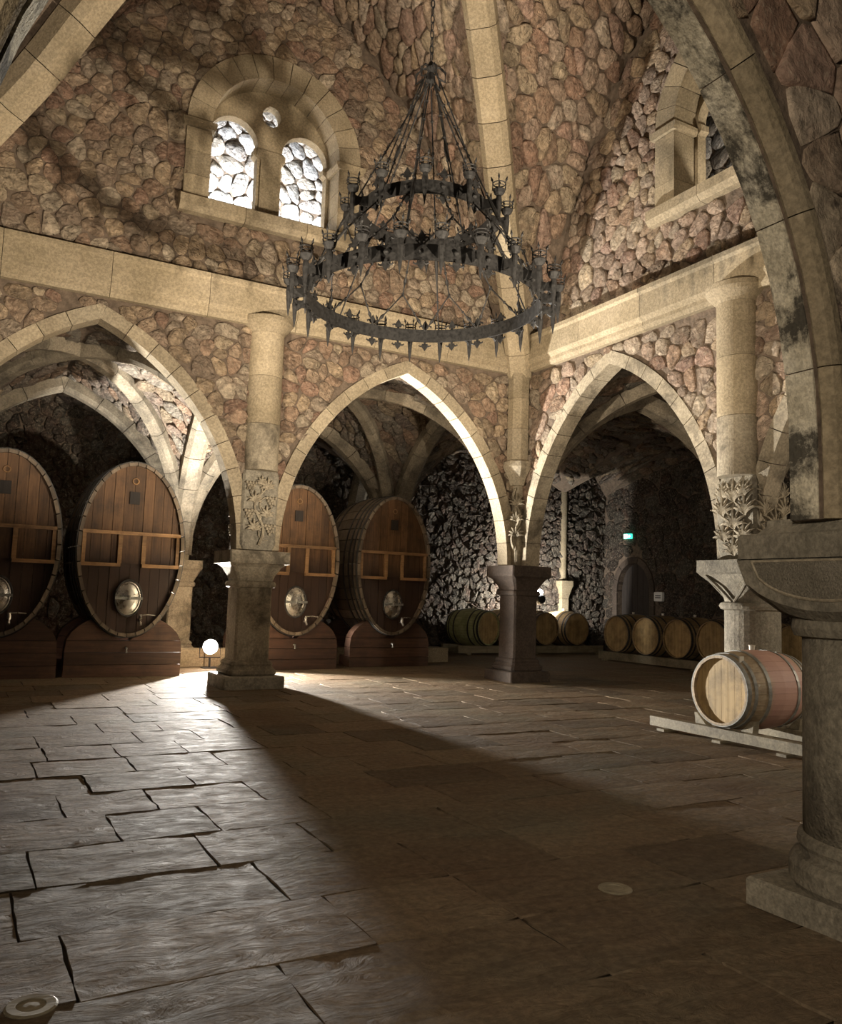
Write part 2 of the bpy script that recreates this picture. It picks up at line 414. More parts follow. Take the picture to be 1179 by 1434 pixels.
def blocks_along(name, parent, path, prof, nblk, mat, gap=.006, tint=None, jitter=.004):
    """path: list of (P, N outward, Bn across); prof: closed 2D list (n, b). Cuts the run into nblk stones."""
    m = len(path)-1; rng = random.Random(len(path)*31+nblk)
    # resample
    L = [0]
    for i in range(m): L.append(L[-1]+(path[i+1][0]-path[i][0]).length)
    def at(d):
        d = min(max(d, 0), L[-1])
        for i in range(m):
            if d <= L[i+1] or i == m-1:
                t = (d-L[i])/max(1e-6, L[i+1]-L[i]); return tuple(path[i][k].lerp(path[i+1][k], t) for k in range(3))
    for k in range(nblk):
        a, b = L[-1]*k/nblk+gap, L[-1]*(k+1)/nblk-gap; rings = []; j = rng.uniform(-jitter, jitter)
        for q in range(4):
            P, N, Bn = at(a+(b-a)*q/3); rings.append([P+N*(n+j)+Bn*bb for n, bb in prof])
        B().loft(rings).mk(name, mat, parent)
def arch_voussoirs(parent, A, to3, nrm, across, prof, nblk, mat, name='voussoir', base=None, gap=.006):
    """both halves of an arch; to3(x, z) -> point, nrm(nx, nz) -> direction"""
    for sgn in (1, -1):
        path = []
        if base is not None: path.append((to3(sgn*A.hs, base), nrm(sgn, 0), across))
        for x, z, nx, nz in A.pts(14): path.append((to3(sgn*x, z), nrm(sgn*nx, nz), across))
        blocks_along(name, parent, path, prof, nblk, mat, gap)
    n0, n1 = min(p[0] for p in prof), max(p[0] for p in prof); b0, b1 = min(p[1] for p in prof), max(p[1] for p in prof); nx, nz = A.pts(14)[-1][2:]
    pl = [(0, A.za+n0/nz), (nx*n1, A.za+nz*n1), (0, A.za+n1/nz), (-nx*n1, A.za+nz*n1)]
    B().prism(pl, b0, b1, lambda u, v, d: to3(u, v)+across*d).mk(name, mat, parent)

# ================================================================== SETTING
BAY = 5.25
LUN = [(0, 5.6), (.45, 6.5), (1, 7.7), (1.65, 9.05), (2.07, 9.8), (2.45, 10.3), (3, 10.95), (4, 11.8), (5.25, 12.4)]
RIB = [(0, 5.8), (.43, 6.62), (.95, 7.36), (1.65, 8.28), (2.05, 8.98), (2.41, 9.55), (2.79, 10.05), (3.18, 10.52), (4, 11.3), (5.25, 12.05)]
def interp(T, x): return float(np.interp(x, [a for a, b in T], [b for a, b in T]))
AA = Arch(2.32, 2.2, 5.64)          # hall arcade
AC = Arch(1.93, 2.4, 4.97)          # near arch
XA1, XA2 = -7.9, -2.58              # bay centres on the back wall
YB1, YB2 = -2.62, -7.9              # bay centres on the side wall
XC1 = -7.66
WIN_HALF, WIN_Z0, WIN_ZS = 1.15, 7.88, 9.22
def win_sd(x, z, pad=0):
    x = abs(x)
    if z < WIN_ZS: return max(x-(WIN_HALF+pad), WIN_Z0-.26-z if pad else WIN_Z0-z)
    return hypot(x, z-WIN_ZS)-(WIN_HALF+pad)
def wall_body(name, outline, holes, to3, d0, d1, mat):
    b = B(); loops = [outline]+holes; pts = [p for l in loops for p in l]; n = len(pts)
    T = tessellate_polygon([[Vector((u, v, 0)) for u, v in l] for l in loops])
    V = [to3(u, v, d0) for u, v in pts]+[to3(u, v, d1) for u, v in pts]
    Fc = [tuple(f) for f in T]+[tuple(i+n for i in reversed(f)) for f in T]; k = 0
    for l in loops:
        m = len(l); Fc += [(k+i, k+(i+1) % m, k+(i+1) % m+n, k+i+n) for i in range(m)]; k += m
    return mk(name, V, Fc, mat, kind='structure', centre=False)
def hall_outline(c1, c2, lo, hi):
    """outline in (distance along, z) with the two arch openings cut from below; lo < hi"""
    o = [(lo, 2.17)]+AA.outline(c1, 2.17)+AA.outline(c2, 2.17)+[(hi, 2.17)]
    for i in range(0, 15): s = 5.25*i/14; o.append((hi-s-.0, interp(LUN, s)+.06))
    for i in range(13, -1, -1): s = 5.25*i/14; o.append((lo+s*(hi-lo-5.25)/5.25, interp(LUN, s)+.06))
    return o
def win_outline(xc, n=16):
    o = [(xc-WIN_HALF, WIN_Z0), (xc+WIN_HALF, WIN_Z0)]
    return o+[(xc+WIN_HALF*cos(pi*i/n), WIN_ZS+WIN_HALF*sin(pi*i/n)) for i in range(n+1)]
def hall_inside(c1, c2, lo):
    def f(x, z):
        s = min(AA.sd(x-c1, z), AA.sd(x-c2, z))-.14
        s = min(s, win_sd(x+5.25, z, .33))
        t = min(-x, (x-lo)*5.25/(-lo-5.25)); s = min(s, (interp(LUN, max(t, 0))-z)*.6 if t > 0 else t, z-.05)
        if 5.93 <= z <= 6.66: s = min(s, max(5.93-z, z-6.66) if abs(z-6.3) < .36 else 9)
        return s
    return f
# cornice band excluded; each hall wall is (distance x along, height z)
def build_hall_wall(name, c1, c2, to3, inward, seed, palette, zlimit, lo=-10.5):
    wl = wall_body(name, hall_outline(c1, c2, lo, 0), [win_outline(-5.25)], to3, 0, .28, M['mortar'])
    ins = hall_inside(c1, c2, lo)
    cs = [c for c in voronoi(lo, .1, 2.2, 12.3, .255, ins, seed, .3) if zlimit(*c[0])]
    surf = lambda u, v: (Vector(to3(u, v, 0)), inward)
    stones(wl, cs, surf, seed, palette, h=.033)
    return wl
toA = lambda u, v, d: (u, d, v)
toB = lambda u, v, d: (d, u, v)
wall_back = build_hall_wall('wall_back', XA1, XA2, toA, Vector((0, -1, 0)), 11, PALETTE, lambda x, z: True, lo=-10.85)
wall_right = build_hall_wall('wall_right', YB2, YB1, toB, Vector((-1, 0, 0)), 12, PALETTE+REDS, lambda y, z: y > -9.2)
vz = lambda nx, nz: Vector((nx, 0, nz))
for c in (XA1, XA2):
    arch_voussoirs(wall_back, AA, lambda x, z, c=c: Vector((c+x, 0, z)), vz, Vector((0, 1, 0)), [(-.02, -.045), (.2, -.045), (.2, .0), (.2, .28), (-.02, .28)], 10, M['rib'], base=2.2)
vy = lambda nx, nz: Vector((0, nx, nz))
for c in (YB1, YB2):
    arch_voussoirs(wall_right, AA, lambda x, z, c=c: Vector((0, c+x, z)), vy, Vector((1, 0, 0)), [(-.02, -.045), (.2, -.045), (.2, .0), (.2, .28), (-.02, .28)], 10, M['weather'], base=2.2)
# cornices: moulded stone courses
CORN = [(.0, 5.96), (.10, 5.96), (.13, 6.03), (.13, 6.09), (.17, 6.13), (.20, 6.16), (.20, 6.52), (.24, 6.56), (.24, 6.63), (.0, 6.66)]
def cornice(parent, to3, a, b, n, mat):
    for i in range(n):
        s, e = a+(b-a)*i/n+.004, a+(b-a)*(i+1)/n-.004
        B().loft([[to3(s, z, -d) for d, z in CORN], [to3(e, z, -d) for d, z in CORN]]).mk('cornice_block', mat, parent)
cornice(wall_back, toA, -10.8, -.30, 7, M['lime'])
cornice(wall_right, toB, -.44, -9.6, 6, M['lime'])

# ---- windows of the hall walls
def window(name, to3, sgn, parent_mat):
    w = struct_empty(name)
    P = lambda x, z, d: Vector(to3(-5.25+x, z, d))
    N3 = lambda nx, nz: Vector(to3(nx, nz, 0))
    ac = Vector(to3(0, 0, 1))
    path = [(P(WIN_HALF*cos(pi*i/24), WIN_ZS+WIN_HALF*sin(pi*i/24), 0), N3(cos(pi*i/24), sin(pi*i/24)), ac) for i in range(25)]
    blocks_along('voussoir', w, path, [(-.012, -.07), (.40, -.07), (.40, .1), (.40, .6), (-.012, .6)], 13, M['lime'])
    for sx in (-1, 1):
        for k in range(3):
            z0 = WIN_Z0+(WIN_ZS-.14-WIN_Z0)*k/3+.004; z1 = WIN_Z0+(WIN_ZS-.14-WIN_Z0)*(k+1)/3-.004
            b = B(); b.prism([(sx*(WIN_HALF-.012), z0), (sx*(WIN_HALF+.4), z0), (sx*(WIN_HALF+.4), z1), (sx*(WIN_HALF-.012), z1)], -.07, .6, P); b.mk('jamb_stone', M['lime'], w)
        b = B(); x0, x1 = WIN_HALF-.05, WIN_HALF+.45
        b.prism([(sx*x0, WIN_ZS-.13), (sx*x1, WIN_ZS-.13), (sx*(x1+.03), WIN_ZS-.06), (sx*(x1+.03), WIN_ZS-.004), (sx*(x0-.03), WIN_ZS-.004), (sx*(x0-.03), WIN_ZS-.06)], -.12, .5, P); b.mk('impost', M['lime'], w)
    for k in range(3):
        x0, x1 = -1.62+3.24*k/3+.004, -1.62+3.24*(k+1)/3-.004; b = B()
        b.loft([[P(x, z, d) for d, z in ((-.22, 7.86), (-.22, 7.70), (-.14, 7.62), (.0, 7.62), (.6, 7.62), (.6, 8.02), (.3, 8.02), (-.16, 7.90))] for x in (x0, x1)]); b.mk('sill_stone', M['lime'], w)
    # tympanum slab with two lights and a roundel
    hw, gap = .43, .22
    def light_outline(xc):
        o = [(xc-hw, 8.0), (xc+hw, 8.0), (xc+hw, 9.12), (xc+hw-.07, 9.17), (xc+hw-.07, 9.27), (xc+hw, 9.32)]
        o += [(xc+hw*cos(pi*i/12), 9.32+hw*sin(pi*i/12)) for i in range(1, 12)]
        return o+[(xc-hw, 9.32), (xc-hw+.07, 9.27), (xc-hw+.07, 9.17), (xc-hw, 9.12)]
    out = [(-WIN_HALF, 8.0), (WIN_HALF, 8.0)]+[(WIN_HALF*cos(pi*i/16), WIN_ZS+WIN_HALF*sin(pi*i/16)) for i in range(17)]
    loops = [out, light_outline(-gap-hw), light_outline(gap+hw), [(.17*cos(2*pi*i/14), 9.95+.19*sin(2*pi*i/14)) for i in range(14)]]
    pts = [p for l in loops for p in l]; n = len(pts); T = tessellate_polygon([[Vector((a, b, 0)) for a, b in l] for l in loops])
    V = [P(a, b, .40) for a, b in pts]+[P(a, b, .58) for a, b in pts]; Fc = [tuple(f) for f in T]+[tuple(i+n for i in reversed(f)) for f in T]; k = 0
    for l in loops:
        m = len(l); Fc += [(k+i, k+(i+1) % m, k+(i+1) % m+n, k+i+n) for i in range(m)]; k += m
    mk('tympanum', V, Fc, M['lime'], w)
    b = B(); b.prism([(-.17, 8.0), (.17, 8.0), (.17, 9.10), (.24, 9.16), (.24, 9.28), (-.24, 9.28), (-.24, 9.16), (-.17, 9.10)], .35, .62, P); b.mk('mullion', M['lime'], w)
    return w
window('window_1', toA, 1, None); window('window_2', toB, 1, None)
# gallery walls seen through the windows
def plain_wall(name, to3, inward, x0, x1, z0, z1, sp, seed, palette, ins=None, thick=.3, h=.05, holes=(), most=300, min_px=3.2, soft=True):
    o = wall_body(name, [(x0, z0), (x1, z0), (x1, z1), (x0, z1)], list(holes), to3, 0, thick, M['mortar'])
    f = (lambda x, z: min(x-x0, x1-x, z-z0, z1-z)) if ins is None else (lambda x, z: min(x-x0, x1-x, z-z0, z1-z, ins(x, z)))
    stones(o, voronoi(x0, x1, z0, z1, sp, f, seed), lambda u, v: (Vector(to3(u, v, 0)), inward), seed, palette, h=h, most=most, min_px=min_px, soft=soft); return o
PALE = [(.52, .48, .43), (.60, .56, .50), (.46, .42, .38), (.56, .50, .42), (.64, .62, .60)]
plain_wall('wall_gallery_back', lambda u, v, d: (u, 1.9+d, v), Vector((0, -1, 0)), -8.0, -2.2, 6.9, 11.6, .30, 21, PALE, h=.03)
plain_wall('wall_gallery_right', lambda u, v, d: (1.9+d, u, v), Vector((-1, 0, 0)), -8.0, -2.6, 6.9, 11.6, .32, 22, PALE)
b = B(); b.box((-5.1, 1.3, 6.82), (5.8, 1.3, .12)); b.box((1.3, -5.3, 6.82), (1.3, 5.4, .12)); b.mk('floor_gallery', M['mortar'], kind='structure')

# ---- hall vault: four ribs from the corners, webs between them and the walls
CTR = Vector((-5.25, -5.25, 0))
ceiling = struct_empty('ceiling')
def web_point(t, s, cx, cy, side):
    """corner signs cx, cy (towards centre); side 0: towards the wall along x, 1: along y"""
    ox = 0 if cx < 0 else -10.85; oy = 0 if cy < 0 else -10.5
    if cx > 0: cx = cx*5.6/5.25
    D = Vector((ox+cx*t, oy+cy*t, interp(RIB, t)))
    W = Vector((ox+cx*t, oy, interp(LUN, t))) if side == 0 else Vector((ox, oy+cy*t, interp(LUN, t)))
    return D.lerp(W, s)+Vector((0, 0, .10*sin(pi*s)*t/3))
b = B()
for cx in (-1, 1):
    for cy in (-1, 1):
        for side in (0, 1):
            N, K = 24, 8
            V = [web_point(.02+5.23*i/N, j/K, cx, cy, side)+Vector((0, 0, .05)) for i in range(N+1) for j in range(K+1)]
            b.add(V, [(i*(K+1)+j, i*(K+1)+j+1, (i+1)*(K+1)+j+1, (i+1)*(K+1)+j) for i in range(N) for j in range(K)])
b.mk('vault_web', M['mortar'], ceiling, centre=False)
ST = []
arc = [0]; TS = [5.25*i/120 for i in range(121)]
for i in range(120):
    arc.append(arc[-1]+hypot(TS[i+1]-TS[i], (interp(RIB, TS[i+1])-interp(RIB, TS[i]))))
def web_surf(cx, cy, side):
    def f(a, bb):
        t = float(np.interp(a, arc, TS)); t = max(.05, t); s = min(max(bb/t, -.02), 1.02)
        P = web_point(t, s, cx, cy, side); e = .03
        du = web_point(min(t+e, 5.25), s, cx, cy, side)-web_point(t-e, s, cx, cy, side); dv = web_point(t, s+e, cx, cy, side)-web_point(t, s-e, cx, cy, side)
        n = du.cross(dv).normalized()
        if n.dot(Vector((-5.25, -5.25, 5))-P) < 0: n = -n
        return P, n
    return f
for cx, cy, side, seed, pal, lim in ((-1, -1, 0, 31, PALETTE+REDS, 9), (-1, -1, 1, 32, REDS+PALETTE[:4], 9), (1, -1, 0, 33, PALETTE, 9)):
    def ins(a, bb):
        t = float(np.interp(a, arc, TS)); return min(bb-.13, (t-bb)*.75, a-.3, arc[-1]-a)
    stones(None, voronoi(0, arc[-1], 0, 5.25, .31, ins, seed), web_surf(cx, cy, side), seed, pal, h=.06, store=ST)
emit_stones(ceiling, ST)
for cx, cy in ((-1, -1), (1, -1), (-1, 1), (1, 1)):
    ox = 0 if cx < 0 else -10.85; oy = 0 if cy < 0 else -10.5; path = []
    if cx > 0: cx = cx*5.6/5.25
    dh = Vector((cx, cy, 0)).normalized(); acr = Vector((cy, -cx, 0)).normalized()
    T2 = [(-.02+5.27*i/26) for i in range(27)]
    for t in T2:
        P = Vector((ox+cx*max(t, .0), oy+cy*max(t, 0), interp(RIB, max(t, 0)))); e = .12
        d = Vector((cx*e*2, cy*e*2, interp(RIB, min(max(t, 0)+e, 5.25))-interp(RIB, max(0, t-e)))).normalized()
        nrm = acr.cross(d).normalized()
        if nrm.z > 0: nrm = -nrm
        path.append((P, nrm, acr))
    blocks_along('rib_stone', ceiling, path, [(-.12, -.24), (.14, -.24), (.24, -.15), (.24, .15), (.14, .24), (-.12, .24)], 14, M['lime'])

# ---- near arch (front wall, seen from the walk behind it)
wall_front = wall_body('wall_front', [(-9.9, 2.0)]+AC.outline(XC1, 2.0)+AC.outline(-2.89, 2.0)+[(-.2, 2.0), (-.2, 7.2), (-9.9, 7.2)],
    [], lambda u, v, d: (u, -10.6+d, v), 0, .16, M['mortar'])
insC = lambda x, z: min(AC.sd(x-XC1, z)-.10, AC.sd(x+2.89, z)-.13, x+9.85, -3.2-x, 7.1-z, z-2.1)
stones(wall_front, voronoi(-9.9, -3.2, 2.0, 7.1, .36, insC, 41), lambda u, v: (Vector((u, -10.6, v)), Vector((0, -1, 0))), 41, PALETTE+REDS, h=.014, gap=.003, mat=M['rubble_near'])
for xc in (XC1, -2.89):
    nb = 8
    arch_voussoirs(wall_front, AC, lambda x, z, c=xc: Vector((c+x, -10.58, z)), vz, Vector((0, 1, 0)), [(-.01, .0), (-.01, .16), (.2, .16), (.2, -.0)], 5, M['mottled'], name='soffit_stone', base=2.0, gap=.003)
    arch_voussoirs(wall_front, AC, lambda x, z, c=xc: Vector((c+x, -10.58, z)), vz, Vector((0, 1, 0)), [(.02, .01), (.006, -.012), (-.004, -.03), (.004, -.06), (.03, -.085), (.07, -.10), (.12, -.098), (.155, -.075), (.165, -.04), (.165, .01)], 5, M['lime'], name='voussoir', base=2.0, gap=.003)
# wall on the unseen side of the hall
def left_outline():
    return [(-10.5, 2.17)]+AA.outline(YB2, 2.17)+AA.outline(YB1, 2.17)+[(0, 2.17), (0, 12.4), (-10.5, 12.4)]
wall_body('wall_left', left_outline(), [], lambda u, v, d: (-10.85-d, u, v), 0, .5, M['mortar'])
wall_body('wall_front_upper', [(-10.85, 7.2), (0, 7.2), (0, 12.4), (-10.85, 12.4)], [], lambda u, v, d: (u, -10.66+d, v), 0, .2, M['mortar'])

# ---- cloister walks around the hall: outer piers, ribs and webs
walk = struct_empty('ceiling_walk')
RISE = 5.7
def pier_rib(p, q, za, zs=2.3, half=.16, inset=.2, nblk=12, mat=None, depth=.24):
    p, q = Vector((*p, 0)), Vector((*q, 0)); mid = (p+q)/2; hs = (q-p).length/2; d = (q-p).normalized(); acr = Vector((d.y, -d.x, 0))
    A = Arch(hs-inset, zs, za); pr = [(0, -half*.55), (0, half*.55), (.08, half), (depth, half), (depth, -half), (.08, -half)]
    arch_voussoirs(walk, A, lambda x, z: mid+d*x+Vector((0, 0, z)), lambda nx, nz: d*nx+Vector((0, 0, nz)), acr, pr, nblk//2, mat or M['walkrib'], name='rib_stone')
def bay(c00, c10, c11, c01, seed, high=(), sp=.36, diag=True, zc=RISE):
    """one vault bay; corners listed in high spring from a corbel close under the crown"""
    C4 = [Vector((*c, 0)) for c in (c00, c10, c11, c01)]; ctr = sum(C4, Vector())/4
    if diag:
        pier_rib(c00, c11, zc, half=.15); pier_rib(c10, c01, zc, half=.15)
    web = B()
    for k in range(4):
        for o in (1, -1):
            P, Q = C4[k], C4[(k+o) % 4]; mid = (P+Q)/2
            Ad = Arch((ctr-P).length, 2.3, zc+.2); As = Arch((mid-P).length, 2.3, AA.za+.22)
            if k in high:
                class Hi:
                    def __init__(q, hs, za): q.hs, q.za = hs, za
                    def z(q, x): return 5.0+(q.za-5.0)*sin(max(0, 1-x/q.hs)*pi/2)
                Ad, As = Hi((ctr-P).length, zc+.2), Hi((mid-P).length, AA.za+.22)
            def pt(f, s, P=P, mid=mid, Ad=Ad, As=As):
                D = P.lerp(ctr, f)+Vector((0, 0, Ad.z((ctr-P).length*(1-f)))); S = P.lerp(mid, f)+Vector((0, 0, As.z((mid-P).length*(1-f))))
                return D.lerp(S, s)+Vector((0, 0, .08*sin(pi*s)*f))
            N, K = 12, 5
            V = [pt(i/N, j/K)+Vector((0, 0, .03)) for i in range(N+1) for j in range(K+1)]
            web.add(V, [(i*(K+1)+j, i*(K+1)+j+1, (i+1)*(K+1)+j+1, (i+1)*(K+1)+j) for i in range(N) for j in range(K)])
            L = [0]; FS = [i/40 for i in range(41)]
            for i in range(40): L.append(L[-1]+(pt(FS[i+1], .5)-pt(FS[i], .5)).length)
            wid = (mid-ctr).length
            def surf(a, bb, pt=pt, L=L, ctr=ctr, wid=wid):
                f = min(max(float(np.interp(a, L, FS)), .02), .98); s = min(max(bb/(wid*f+.05), 0), 1); e = .02
                Pp = pt(f, s); n = (pt(f+e, s)-pt(f-e, s)).cross(pt(f, s+e)-pt(f, s-e)).normalized()
                if n.dot(ctr+Vector((0, 0, 2))-Pp) < 0: n = -n
                return Pp, n
            ins = lambda a, bb, L=L, wid=wid: min(bb-.08, (wid*float(np.interp(a, L, FS))-bb)*.7-.03, a-.9, L[-1]-a-.05)
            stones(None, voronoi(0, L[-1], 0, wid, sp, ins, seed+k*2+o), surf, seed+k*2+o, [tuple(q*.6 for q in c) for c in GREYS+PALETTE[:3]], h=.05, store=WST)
    return web
WST = []
OX, OY = 5.3, 5.4; KX, KY = 7.45, 7.93
hA = [(-15.75, .3), (-10.5, .3), (-5.25, .3), (.1, .15)]; oA = [(-15.75, OY), (-10.5, OY), (-5.25, OY), (0, OY)]; wA = [(-15.75, 8.0), (-10.5, 8.0), (-5.25, 8.0), (0, 8.0)]
hB = [(.1, .15), (.3, -5.3), (.3, -10.5)]; oB = [(OX, -1.1), (OX, -5.6), (OX, -10.5)]
webs = B()
for i in range(3):
    wb = bay(hA[i], hA[i+1], oA[i+1], oA[i], 100+i*10); webs.add(wb.V, wb.F)
    wb = bay(oA[i], oA[i+1], wA[i+1], wA[i], 140+i*10, high=(2, 3), diag=False); webs.add(wb.V, wb.F)
wb = bay(hA[3], oB[0], (KX, KY), oA[3], 180, high=(2,), diag=False); webs.add(wb.V, wb.F)
wb = bay(oA[3], (KX, KY), (KX, 8.0), wA[3], 190, high=(1, 2, 3), diag=False); webs.add(wb.V, wb.F)
for i in range(2):
    wb = bay(hB[i], oB[i], oB[i+1], hB[i+1], 200+i*10); webs.add(wb.V, wb.F)
wb = bay((KX, KY), (9.2, KY), (9.2, -1.1), (OX, -1.1), 230, high=(0, 1, 2), diag=False); webs.add(wb.V, wb.F)
wb = bay((OX, -1.1), (9.2, -1.1), (9.2, -5.6), (OX, -5.6), 250, high=(1, 2), diag=False); webs.add(wb.V, wb.F)
webs.mk('walk_web', M['mortar'], walk, centre=False)
for p, q in ((hA[2], oA[2]), (hA[1], oA[1]), (hA[3], oA[3]), (oA[0], oA[1]), (oA[1], oA[2]), (oA[2], oA[3]), (hA[3], oB[0]), (hB[1], oB[1]), (oB[0], oB[1]), (oA[2], wA[2]), (oA[3], wA[3]), (oB[0], (9.2, -1.1))):
    pier_rib(p, q, 5.6, half=.30 if q == oB[0] else .22, nblk=12, depth=.26)
emit_stones(walk, WST)
b = B(); b.box((-3.5, 4.4, 6.2), (26, 7.5, .2)); b.box((5.0, -5, 6.2), (8.7, 11.2, .2)); b.mk('ceiling_walk_fill', M['mortar'], kind='structure')
# outer walls
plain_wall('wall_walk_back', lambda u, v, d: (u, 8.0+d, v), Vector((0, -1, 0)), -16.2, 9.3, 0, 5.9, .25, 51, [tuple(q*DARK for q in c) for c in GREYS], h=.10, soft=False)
DY, DZ, DH = 6.55, 1.95, .72         # doorway in the far side wall
def door_sd(y, z):
    if z < DZ: return abs(y-DY)-DH
    return hypot(y-DY, (z-DZ)*.82)-DH
door_out = [(DY-DH, .01), (DY+DH, .01)]+[(DY+DH*cos(pi*i/12), DZ+DH*sin(pi*i/12)/.82) for i in range(13)]
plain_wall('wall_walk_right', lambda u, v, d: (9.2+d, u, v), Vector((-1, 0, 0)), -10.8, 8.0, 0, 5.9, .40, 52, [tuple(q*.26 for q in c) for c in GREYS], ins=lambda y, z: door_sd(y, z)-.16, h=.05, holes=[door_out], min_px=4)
wall_body('wall_walk_left', [(-1, 0), (8, 0), (8, 5.9), (-1, 5.9)], [], lambda u, v, d: (-16.2-d, u, v), 0, .3, M['mortar'])

# ---- floor: slabs in courses along the back wall
b = B(); b.box((-3.2, -4.2, -.15), (27, 26, .27)); floor = b.mk('floor', M['joint'], kind='structure', centre=False)
CW = .67; rng = random.Random(5); SL = []
ys = [-9.77+CW*k for k in range(-8, 26)]
for y in ys:
    x = -15.9+rng.uniform(0, .8)
    while x < 9.0:
        ln = rng.choice((.62, .7, .78, .95, 1.1, 1.25)); x1 = x+ln; g = .012
        cxm, cym = (x+x1)/2, y+CW/2
        P = Vector((cxm, cym, 0)); s = px_size(P, .35)
        SL.append((s, x, x1, y)); x = x1
SL.sort(key=lambda q: -q[0])
def slab_geo(x, x1, y, rng, fine):
    g = .0075; n, m = (7, 5) if fine else (3, 2)
    X = [x+g+(x1-x-2*g)*i/n for i in range(n+1)]; Y = [y+g+(CW-2*g)*j/m for j in range(m+1)]
    tz = rng.uniform(-.0012, .0012); ax, ay = rng.uniform(-.003, .003), rng.uniform(-.004, .004); V = []; ph = rng.uniform(0, 9)
    for j, yy in enumerate(Y):
        for i, xx in enumerate(X):
            edge = i in (0, n) or j in (0, m)
            z = tz+ax*(xx-x)+ay*(yy-y)+(.0015*sin(xx*9+ph)+.0018*sin(yy*13+ph*2)+.001*sin((xx+yy)*17+ph))+rng.uniform(-.0008, .0008)
            if edge: z -= .0015
            V.append((xx+(rng.uniform(-.008, .008) if edge else 0), yy+(rng.uniform(-.009, .009) if edge else 0), z-.002))
    W = n+1; Fc = [(j*W+i, j*W+i+1, (j+1)*W+i+1, (j+1)*W+i) for j in range(m) for i in range(n)]
    rim = [i for i in range(W)]+[j*W+n for j in range(1, m+1)]+[m*W+i for i in range(n-1, -1, -1)]+[j*W for j in range(m-1, 0, -1)]
    k = len(V); r = len(rim); V += [V[i] for i in rim]+[(V[i][0], V[i][1], -.03) for i in rim]
    Fc += [(k+(i+1) % r, k+i, k+r+i, k+r+(i+1) % r) for i in range(r)]
    return V, Fc
rest = B()
for i, (s, x, x1, y) in enumerate(SL):
    rr = random.Random(i); V, Fc = slab_geo(x, x1, y, rr, i < 300)
    if i < 300: mk('slab', V, Fc, M['slab'], floor, smooth=True)
    else: rest.add(V, Fc)
rest.mk('slab_paving', M['slab'], floor, kind='stuff', centre=False)
# stone kerb behind the casks
kb = struct_empty('trim_1')
for i in range(12):
    b = B(); x0 = -11+i*1.0; b.box((x0+.49, 3.75+.1*(x0+11)*.6, .17), (.98, .5, .34), .06); b.mk('kerb_stone', M['lime'], kb)

# ---- door in the far wall
d1 = struct_empty('door_1')
for i in range(6):
    x0 = DY-DH+2*DH*i/6+.004; x1 = DY-DH+2*DH*(i+1)/6-.004
    top = lambda y: DZ+sqrt(max(0, DH**2-(y-DY)**2))/.82
    b = B(); b.prism([(x0, .02), (x1, .02), (x1, top(x1)), ((x0+x1)/2, top((x0+x1)/2)), (x0, top(x0))], .16, .22, lambda u, v, d: (9.2+d, u, v)); b.mk('plank', M['door'], d1)
b = B(); b.ring(.06, .012, (9.33, DY-.5, 1.1), axis='X'); b.mk('handle', M['iron'], d1)
path = [(Vector((9.2, DY+s*DH, z)), Vector((0, s, 0)), Vector((1, 0, 0))) for s, z in ((1, .02), (1, 1.0), (1, DZ))]
path += [(Vector((9.2, DY+DH*cos(pi*i/12), DZ+DH*sin(pi*i/12)/.82)), Vector((0, cos(pi*i/12), sin(pi*i/12))), Vector((1, 0, 0))) for i in range(1, 12)]
path += [(Vector((9.2, DY-DH, z)), Vector((0, -1, 0)), Vector((1, 0, 0))) for z in (DZ, 1.0, .02)]
blocks_along('surround_stone', d1, path, [(0, -.06), (.2, -.06), (.2, .2), (0, .2)], 17, M['brownstone'])

# ================================================================== PILLARS
def base_torus(b, f, h, z0):
    b.loft([f(h*1.28, z0), f(h*1.36, z0+.03), f(h*1.36, z0+.08), f(h*1.22, z0+.12), f(h*1.16, z0+.15), f(h*1.2, z0+.18), f(h*1.12, z0+.22), f(h, z0+.24)])
def leaf_spray(b, P, n, length, fn, spread=1.0, k=7):
    """fan of ribbed acanthus lobes in the plane given by fn(u, v, d)"""
    for i in range(k):
        a = (i-(k-1)/2)/((k-1)/2)*spread; L = length*(1-.25*abs(a))
        pts = [fn(P[0]+L*q*sin(a*(.4+.6*q)), P[1]+L*q*cos(a*(.4+.6*q)), .012+.035*sin(pi*q*.9)) for q in (0, .25, .5, .75, 1)]
        b.tube(pts, [.012, .022, .026, .02, .006], 5)
def vine_relief(b, fn, w, z0, z1, rng):
    """climbing vine: wavy stem, scrolls, bunches of grapes, lobed leaves"""
    H = z1-z0; st = [fn(.45*w*sin(4.2*pi*q/1.6)*(.35+.65*q), z0+H*q*.96, .02) for q in [i/20 for i in range(21)]]
    b.tube(st, [.028-.016*i/20 for i in range(21)], 6)
    for q, sx in ((.18, 1), (.38, -1), (.58, 1), (.78, -1)):
        cx, cz = sx*w*.38, z0+H*q; b.tube([fn(cx+.13*cos(a)*sx, cz+.13*sin(a), .02) for a in [i*.5 for i in range(11)]], [.018-.001*i for i in range(11)], 5)
        for r in range(4):
            for c in range(4-r): b.blob(fn(cx+sx*.06+(c-(3-r)/2)*.05, cz+.12-r*.045, .025), .028, 6, 4)
        leaf_spray(b, (-cx*.9, cz+.03), 0, .2, fn, 1.5, 7)
    leaf_spray(b, (0, z0+H*.86), 0, .16, fn, 1.4, 7)

